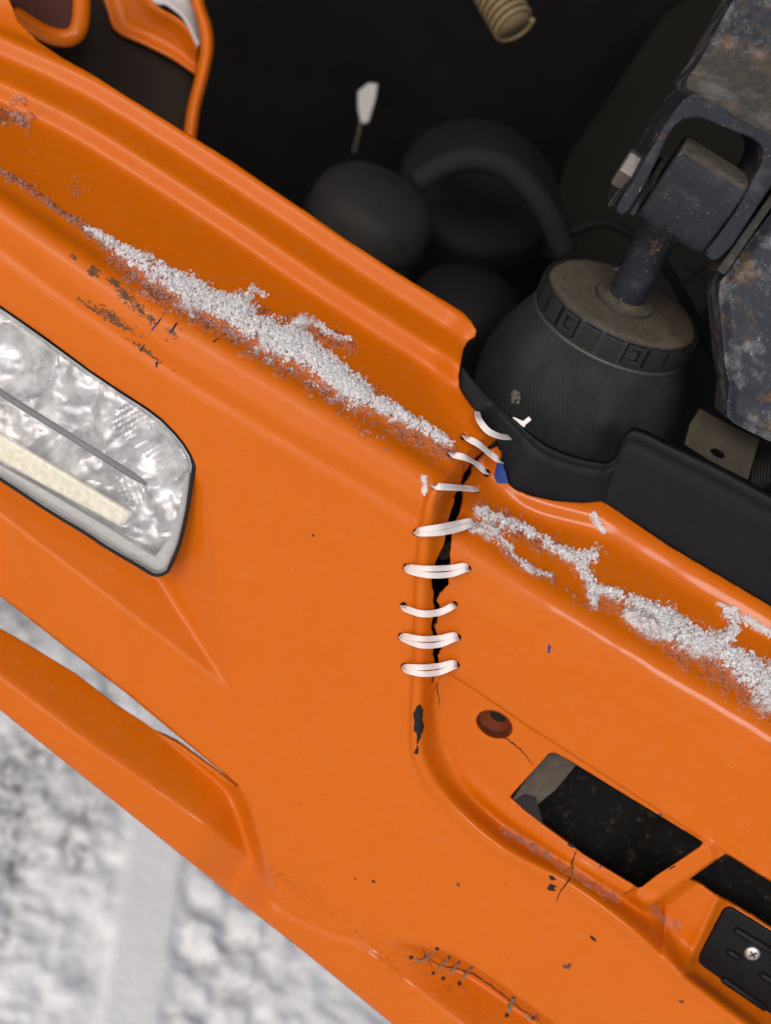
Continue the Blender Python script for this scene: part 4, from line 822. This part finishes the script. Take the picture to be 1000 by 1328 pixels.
# ---------------------------------------------------------------- clevis bracket and rusty bracket
cl = thing('clevis_bracket', 'forked black steel bracket holding the rod eye with a bolt and cotter pin', 'bracket', ray(960, 150, -40))
fork = [(880, 136), (862, 162), (845, 192), (820, 236), (803, 262), (799, 270), (801, 277), (808, 280), (817, 273), (834, 246), (851, 212), (868, 174), (876, 163), (888, 155), (908, 153), (945, 168), (976, 180), (986, 188), (990, 200), (985, 218), (960, 262), (930, 308), (916, 325), (917, 334), (925, 339), (934, 336), (950, 320), (985, 266), (1010, 228), (1060, 160), (1060, 190), (1060, 150), (1000, 172), (960, 152), (928, 131), (908, 122), (893, 124)]
fork = [(880, 136), (862, 162), (845, 192), (820, 236), (803, 262), (799, 270), (801, 277), (808, 280), (817, 273), (834, 246), (851, 212), (868, 174), (876, 163), (888, 155), (908, 153), (945, 168), (976, 180), (986, 188), (990, 200), (985, 218), (960, 262), (930, 308), (916, 325), (917, 334), (925, 339), (934, 336), (950, 320), (985, 266), (1010, 228), (1070, 140), (1070, 100), (1040, 192), (1000, 172), (960, 152), (928, 131), (908, 122), (893, 124)]
fork = fork[:29] + [(1050, 165), (1050, 196), (1000, 172), (960, 152), (928, 131), (908, 122), (893, 124)]
fork[29] = (1045, 178); fork[30] = (1030, 186)
P = np.array([ray(x, y, 70 - .25 * (y - 200)) for x, y in fork]); V, F_ = prism(P, (6, 42, -95)); fixn(obj('fork', V, F_, M['worn'], cl, smooth=False, bevel=4))
cast = [(890, 104), (908, 79), (930, 38), (950, 2), (975, -50), (1080, -50), (1080, 205), (1000, 173), (960, 153), (928, 133), (908, 123), (892, 124)]
gx = np.arange(880, 1090, 3.0); gy = np.arange(-60, 200, 3.0); QX, QY = np.meshgrid(gx, gy, indexing='ij'); X, Y, F_ = clip_grid(QX, QY, cast, [], 3.0)
bumps = np.zeros(len(X))
for bx_, by_, br in ((963, 18, 8), (957, 40, 9), (975, 35, 7), (988, 48, 9), (955, 58, 10), (972, 62, 7), (990, 66, 8), (990, 14, 8)): bumps += 4.5 * np.exp(-(((X - bx_) ** 2 + (Y - by_) ** 2) / br ** 2) ** 2)
bumps += (fbm(X * .05, Y * .05, 3, 8, .4) - .5) * 4
hc = -30 + .85 * np.maximum(0, Y - 62) - .15 * (62 - np.minimum(Y, 62)) + bumps
V, F_ = skirt(ray(X, Y, hc), F_[:, ::-1], (6, 30, -90)); obj('casting', V, F_, M['rusty'], cl, angle=.9)
bx_c = ray(817, 222, 20); bdir = AX
V, F_ = tube(np.array([bx_c - bdir * 14, bx_c - bdir * 11, bx_c + bdir * 12]), [24, 27, 27], 6); obj('bolt_head', V, F_, M['steel'], cl, smooth=False, bevel=2)
V, F_ = tube(np.array([bx_c - (0, 0, 20), bx_c + bdir * 150 - (0, 0, 20)]), 18, 24); obj('bolt', V, F_, M['steel'], cl)
C_ = crom(np.array([ray(806, 248, 45), ray(797, 262, 50), ray(790, 267, 52), ray(794, 259, 54), ray(804, 245, 52)]), 6); V, F_ = tube(C_, 1.6, 8); obj('cotter_pin', V, F_, M['brass'], cl)
for pl, hh in (([(930, 350), (938, 356), (944, 352), (975, 306), (1010, 255), (1004, 246), (965, 300)], 30), ([(816, 276), (822, 280), (850, 238), (866, 205), (860, 203)], 20)):
    P = np.array([ray(x, y, hh) for x, y in pl]); V, F_ = prism(P, (4, 20, -70)); fixn(obj('spacer_plate', V, F_, M['worn_dusty'], cl, smooth=False, bevel=1.5))
rb = [(1012, 262), (975, 308), (950, 345), (934, 366), (932, 385), (935, 412), (937, 437), (941, 476), (946, 500), (943, 522), (943, 540), (952, 549), (975, 561), (1000, 573), (1080, 612), (1080, 240)]
gx = np.arange(925, 1090, 2.5); gy = np.arange(235, 620, 2.5); QX, QY = np.meshgrid(gx, gy, indexing='ij'); X, Y, F_ = clip_grid(QX, QY, rb, [], 2.5)
e_ = near(X, Y, rb, True)[0]
hr = 25 - 14 * (1 - sstep(e_, 0, 16)) + (fbm(X * .02, Y * .02, 3, 12, .45) - .5) * 8 - 14 * sstep(Y - .3 * (X - 940), 480, 520)
V, F_ = skirt(ray(X, Y, hr), F_[:, ::-1], (10, 20, -90)); tag(obj('rusty_bracket', V, F_, M['rusty'], angle=.9), 'heavy rusty steel bracket with scratched black paint at the right edge', 'bracket')
pl = [(908, 530), (940, 548), (985, 570), (976, 600), (970, 622), (925, 600), (888, 576), (895, 550)]
gx = np.arange(880, 992, 2.0); gy = np.arange(522, 630, 2.0); QX, QY = np.meshgrid(gx, gy, indexing='ij'); X, Y, F_ = clip_grid(QX, QY, pl, [blob(931, 588, 11, 5, .5, 16, .02)], 2.0)
tag(obj('steel_plate', ray(X, Y, -90 + 0 * X), F_[:, ::-1], M['brass'], solid=6, smooth=False), 'dull plated steel plate with a slotted hole behind the black trim', 'plate')
C_ = crom(np.array([ray(965, 645, -60), ray(985, 630, -50), ray(1010, 618, -50), ray(1060, 600, -50)]), 6); 
L = [tube(np.array([ray(974 + 4.2 * k, 640 - 3 * k + 4, -100), ray(978 + 4.2 * k, 590 - 3 * k + 4, -110)]), 1.8, 6) for k in range(9)]
V, F_ = join(L); tag(obj('cooling_fins', V, F_, M['bay_plastic']), 'row of thin dark fins under the rusty bracket', 'fins')
for k, (pts, lab) in enumerate((([(888, 345), (915, 362), (936, 378)], 'thin dark wire crossing behind the rod'), ([(882, 372), (908, 352), (930, 330)], 'thin dark wire leaning the other way behind the rod'))):
    V, F_ = tube(crom(np.array([ray(x, y, -230) for x, y in pts]), 5), 2.2, 6); tag(obj('cable', V, F_, M['bay_plastic']), lab, 'cable')

# ---------------------------------------------------------------- things deep in the engine bay
UPv = AZ
c0 = ray(487, 268, -420); rv = thing('fluid_reservoir', 'round dull grey plastic reservoir in the shadow of the engine bay', 'reservoir', c0 - UPv * 120)
V, F_, U = lathe([(0.1, 8), (50, 4), (80, -8), (98, -26), (106, -50), (108, -90), (104, -150), (96, -220)], c0 + UPv * 40, UPv, 48); weld(obj('tank', V, F_, M['bay_plastic'], rv))
V, F_, U = lathe([(109, -70), (112, -74), (112, -80), (109, -84)], c0 + UPv * 40, UPv, 48); obj('seam_band', V, F_, M['bay_rubber'], rv)
C_ = np.array([ray(459, 198, -640), ray(464, 178, -630), ray(468, 158, -620)]); 
ds = thing('dipstick_tag', 'small white tag on a thin pale stem above the grey reservoir', 'tag', ray(459, 198, -400))
V, F_ = tube(C_, [4, 3, 3], 8); obj('stem', V, F_, M['grey_metal'], ds)
V, F_ = prism(np.array([ray(x, y, -620) for x, y in ((464, 118), (478, 107), (490, 108), (487, 128), (478, 158), (468, 160), (464, 140))]), (0, 0, -8)); fixn(obj('tag', V, F_, M['white'], ds, smooth=False, bevel=2))
c1 = ray(623, 245, -620); V, F_, U = lathe([(0.1, 16), (70, 16), (76, 22), (138, 22), (148, 14), (152, 0), (152, -40)], c1, nrm([.15, .35, .92]), 64)
tag(weld(obj('pulley_disc', V, F_, M['bay_rubber'])), 'large dim round disc at the back of the engine bay', 'disc')
C_ = crom(np.array([ray(540, 236, -470), ray(572, 216, -460), ray(612, 206, -450), ray(655, 216, -440), (ray(692, 250, -430)), ray(716, 288, -430), ray(733, 330, -440)]), 8); V, F_ = tube(C_, 21, 18)
tag(obj('radiator_hose', V, F_, simple('dull_hose', (.016, .016, .0165), .8, spec=.08)), 'curved black hose arching in front of the dim round disc', 'hose')
c2 = ray(614, 372, -330); V, F_, U = lathe([(0.1, 20), (40, 16), (74, 2), (90, -20), (96, -60), (96, -140)], c2, nrm([.2, .75, .6]), 48)
tag(weld(obj('filter_drum', V, F_, M['bay_rubber'])), 'dark rounded drum half hidden behind the bumper edge and air spring', 'drum')
CH0, CH1 = ray(628, -34, -300), ray(668, 36, -280); d = nrm(CH1 - CH0); Ln = np.linalg.norm(CH1 - CH0)
_, e1, e2 = basis(d); P = []
nturn = 9
for i in range(nturn * 20 + 1):
    a = i / 20 * 2 * math.pi; P.append(CH0 + d * (Ln * i / (nturn * 20)) + 30 * (math.cos(a) * e1 + math.sin(a) * e2))
co = thing('coiled_hose', 'end of a tan coiled hose hanging at the top of the picture', 'hose', CH0)
V, F_ = tube(np.array(P), 4.6, 8); obj('coil', V, F_, M['tan_hose'], co)
V, F_ = tube(np.array([CH0, CH1 - d * 2]), 27, 20); obj('core', V, F_, M['tan_hose'], co)
def plate(name, pts, hs_, material, lab, cat, depth=12, bevel=3):
    P = np.array([ray(x, y, h_) for (x, y), h_ in zip(pts, hs_)]); V, F_ = prism(P, (0, 0, -depth)); return tag(fixn(obj(name, V, F_, material, smooth=False, bevel=bevel)), lab, cat)
plate('rear_panel', [(700, 330), (735, 205), (860, 20), (960, -60), (1000, 300), (900, 420)], [-620] * 6, M['olive'], 'dim olive panel behind the forked bracket', 'panel')
for pts, rad_, h0, lab in (([(740, 300), (790, 290), (850, 330), (900, 410), (930, 470)], 8, -330, 'dark hose passing behind the air spring cap'),):
    V, F_ = tube(crom(np.array([ray(x, y, h0 + 12 * k) for k, (x, y) in enumerate(pts)]), 8), rad_, 10); tag(obj('cable', V, F_, M['bay_rubber']), lab, 'cable')
# orange body parts at the top left, inside the wheel housing
pn = thing('body_panel', 'glossy orange body panel with a flange, deep behind the bumper top', 'panel', ray(250, 60, -330))
ga = np.linspace(0, 1, 40); gb = np.linspace(0, 1, 14)
fl = crom(np.array([(250, -60), (256, 0), (266, 32), (269, 62), (262, 100), (252, 140), (246, 185), (242, 230)], float), 6)
V = []; 
for u, off, dh in ((0, -10, -24), (.25, -8, -6), (.5, -3, 2), (.75, 3, 2), (1, 8, -10), (1.2, 9, -40)):
    V.append(ray(fl[:, 0] + off, fl[:, 1], -300 + dh))
V = np.array(V); nn = V.shape[1]; F_ = [[r_ * nn + i, r_ * nn + i + 1, (r_ + 1) * nn + i + 1, (r_ + 1) * nn + i] for r_ in range(5) for i in range(nn - 1)]
obj('flange', V.reshape(-1, 3), F_, M['paint'], pn, solid=4)
up_l = crom(np.array([(180, -60), (192, -10), (205, 8), (232, 24), (248, 40), (258, 62)], float), 6); lo_l = crom(np.array([(120, -40), (138, 10), (150, 40), (190, 60), (225, 78), (257, 100)], float), 6)
V = []
for k, u in enumerate(np.linspace(0, 1, 12)):
    p = up_l + (lo_l - up_l) * u; V.append(ray(p[:, 0], p[:, 1], -330 - 70 * math.sin(u * 1.57) + 30 * u * u))
V = np.array(V); nn = V.shape[1]; F_ = [[r_ * nn + i, r_ * nn + i + 1, (r_ + 1) * nn + i + 1, (r_ + 1) * nn + i] for r_ in range(11) for i in range(nn - 1)]
obj('panel_web', V.reshape(-1, 3), F_, M['paint'], pn, solid=4)
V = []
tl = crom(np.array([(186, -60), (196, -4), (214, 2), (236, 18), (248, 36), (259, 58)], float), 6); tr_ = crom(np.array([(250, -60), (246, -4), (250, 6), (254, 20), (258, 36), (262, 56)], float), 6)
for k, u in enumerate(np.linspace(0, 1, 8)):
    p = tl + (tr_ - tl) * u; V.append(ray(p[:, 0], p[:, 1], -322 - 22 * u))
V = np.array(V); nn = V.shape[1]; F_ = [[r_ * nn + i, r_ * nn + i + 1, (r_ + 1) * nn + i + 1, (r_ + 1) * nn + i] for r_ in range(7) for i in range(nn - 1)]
sn = obj('sky_sheen_sheet', V.reshape(-1, 3), F_, M['snow'], smooth=True, solid=5); tag(sn, 'white curved sheet standing in for a sky reflection on the orange body panel', 'snow')  # white sheet laid over the panel as its painted sky reflection
plate('inner_panel', [(60, -40), (140, 0), (160, 40), (250, 96), (244, 240), (150, 190), (60, 110), (20, 40)], [-380, -380, -390, -400, -420, -400, -390, -380], M['brown'], 'dark brown inner panel below the orange body panel', 'panel')
# rounded orange bracket with a bright face
bk = thing('rounded_bracket', 'rounded glossy orange bracket at the top left behind the bumper corner', 'bracket', ray(80, 20, -200))
path = crom(np.array([ray(105, -70, -230), ray(106, 0, -225), ray(103, 34, -222), ray(92, 48, -222), ray(72, 48, -224), ray(52, 40, -230), ray(20, 20, -240)]), 8); V, F_ = tube(path, [13] * len(path), 16); obj('rolled_edge', V, F_, M['paint'], bk)
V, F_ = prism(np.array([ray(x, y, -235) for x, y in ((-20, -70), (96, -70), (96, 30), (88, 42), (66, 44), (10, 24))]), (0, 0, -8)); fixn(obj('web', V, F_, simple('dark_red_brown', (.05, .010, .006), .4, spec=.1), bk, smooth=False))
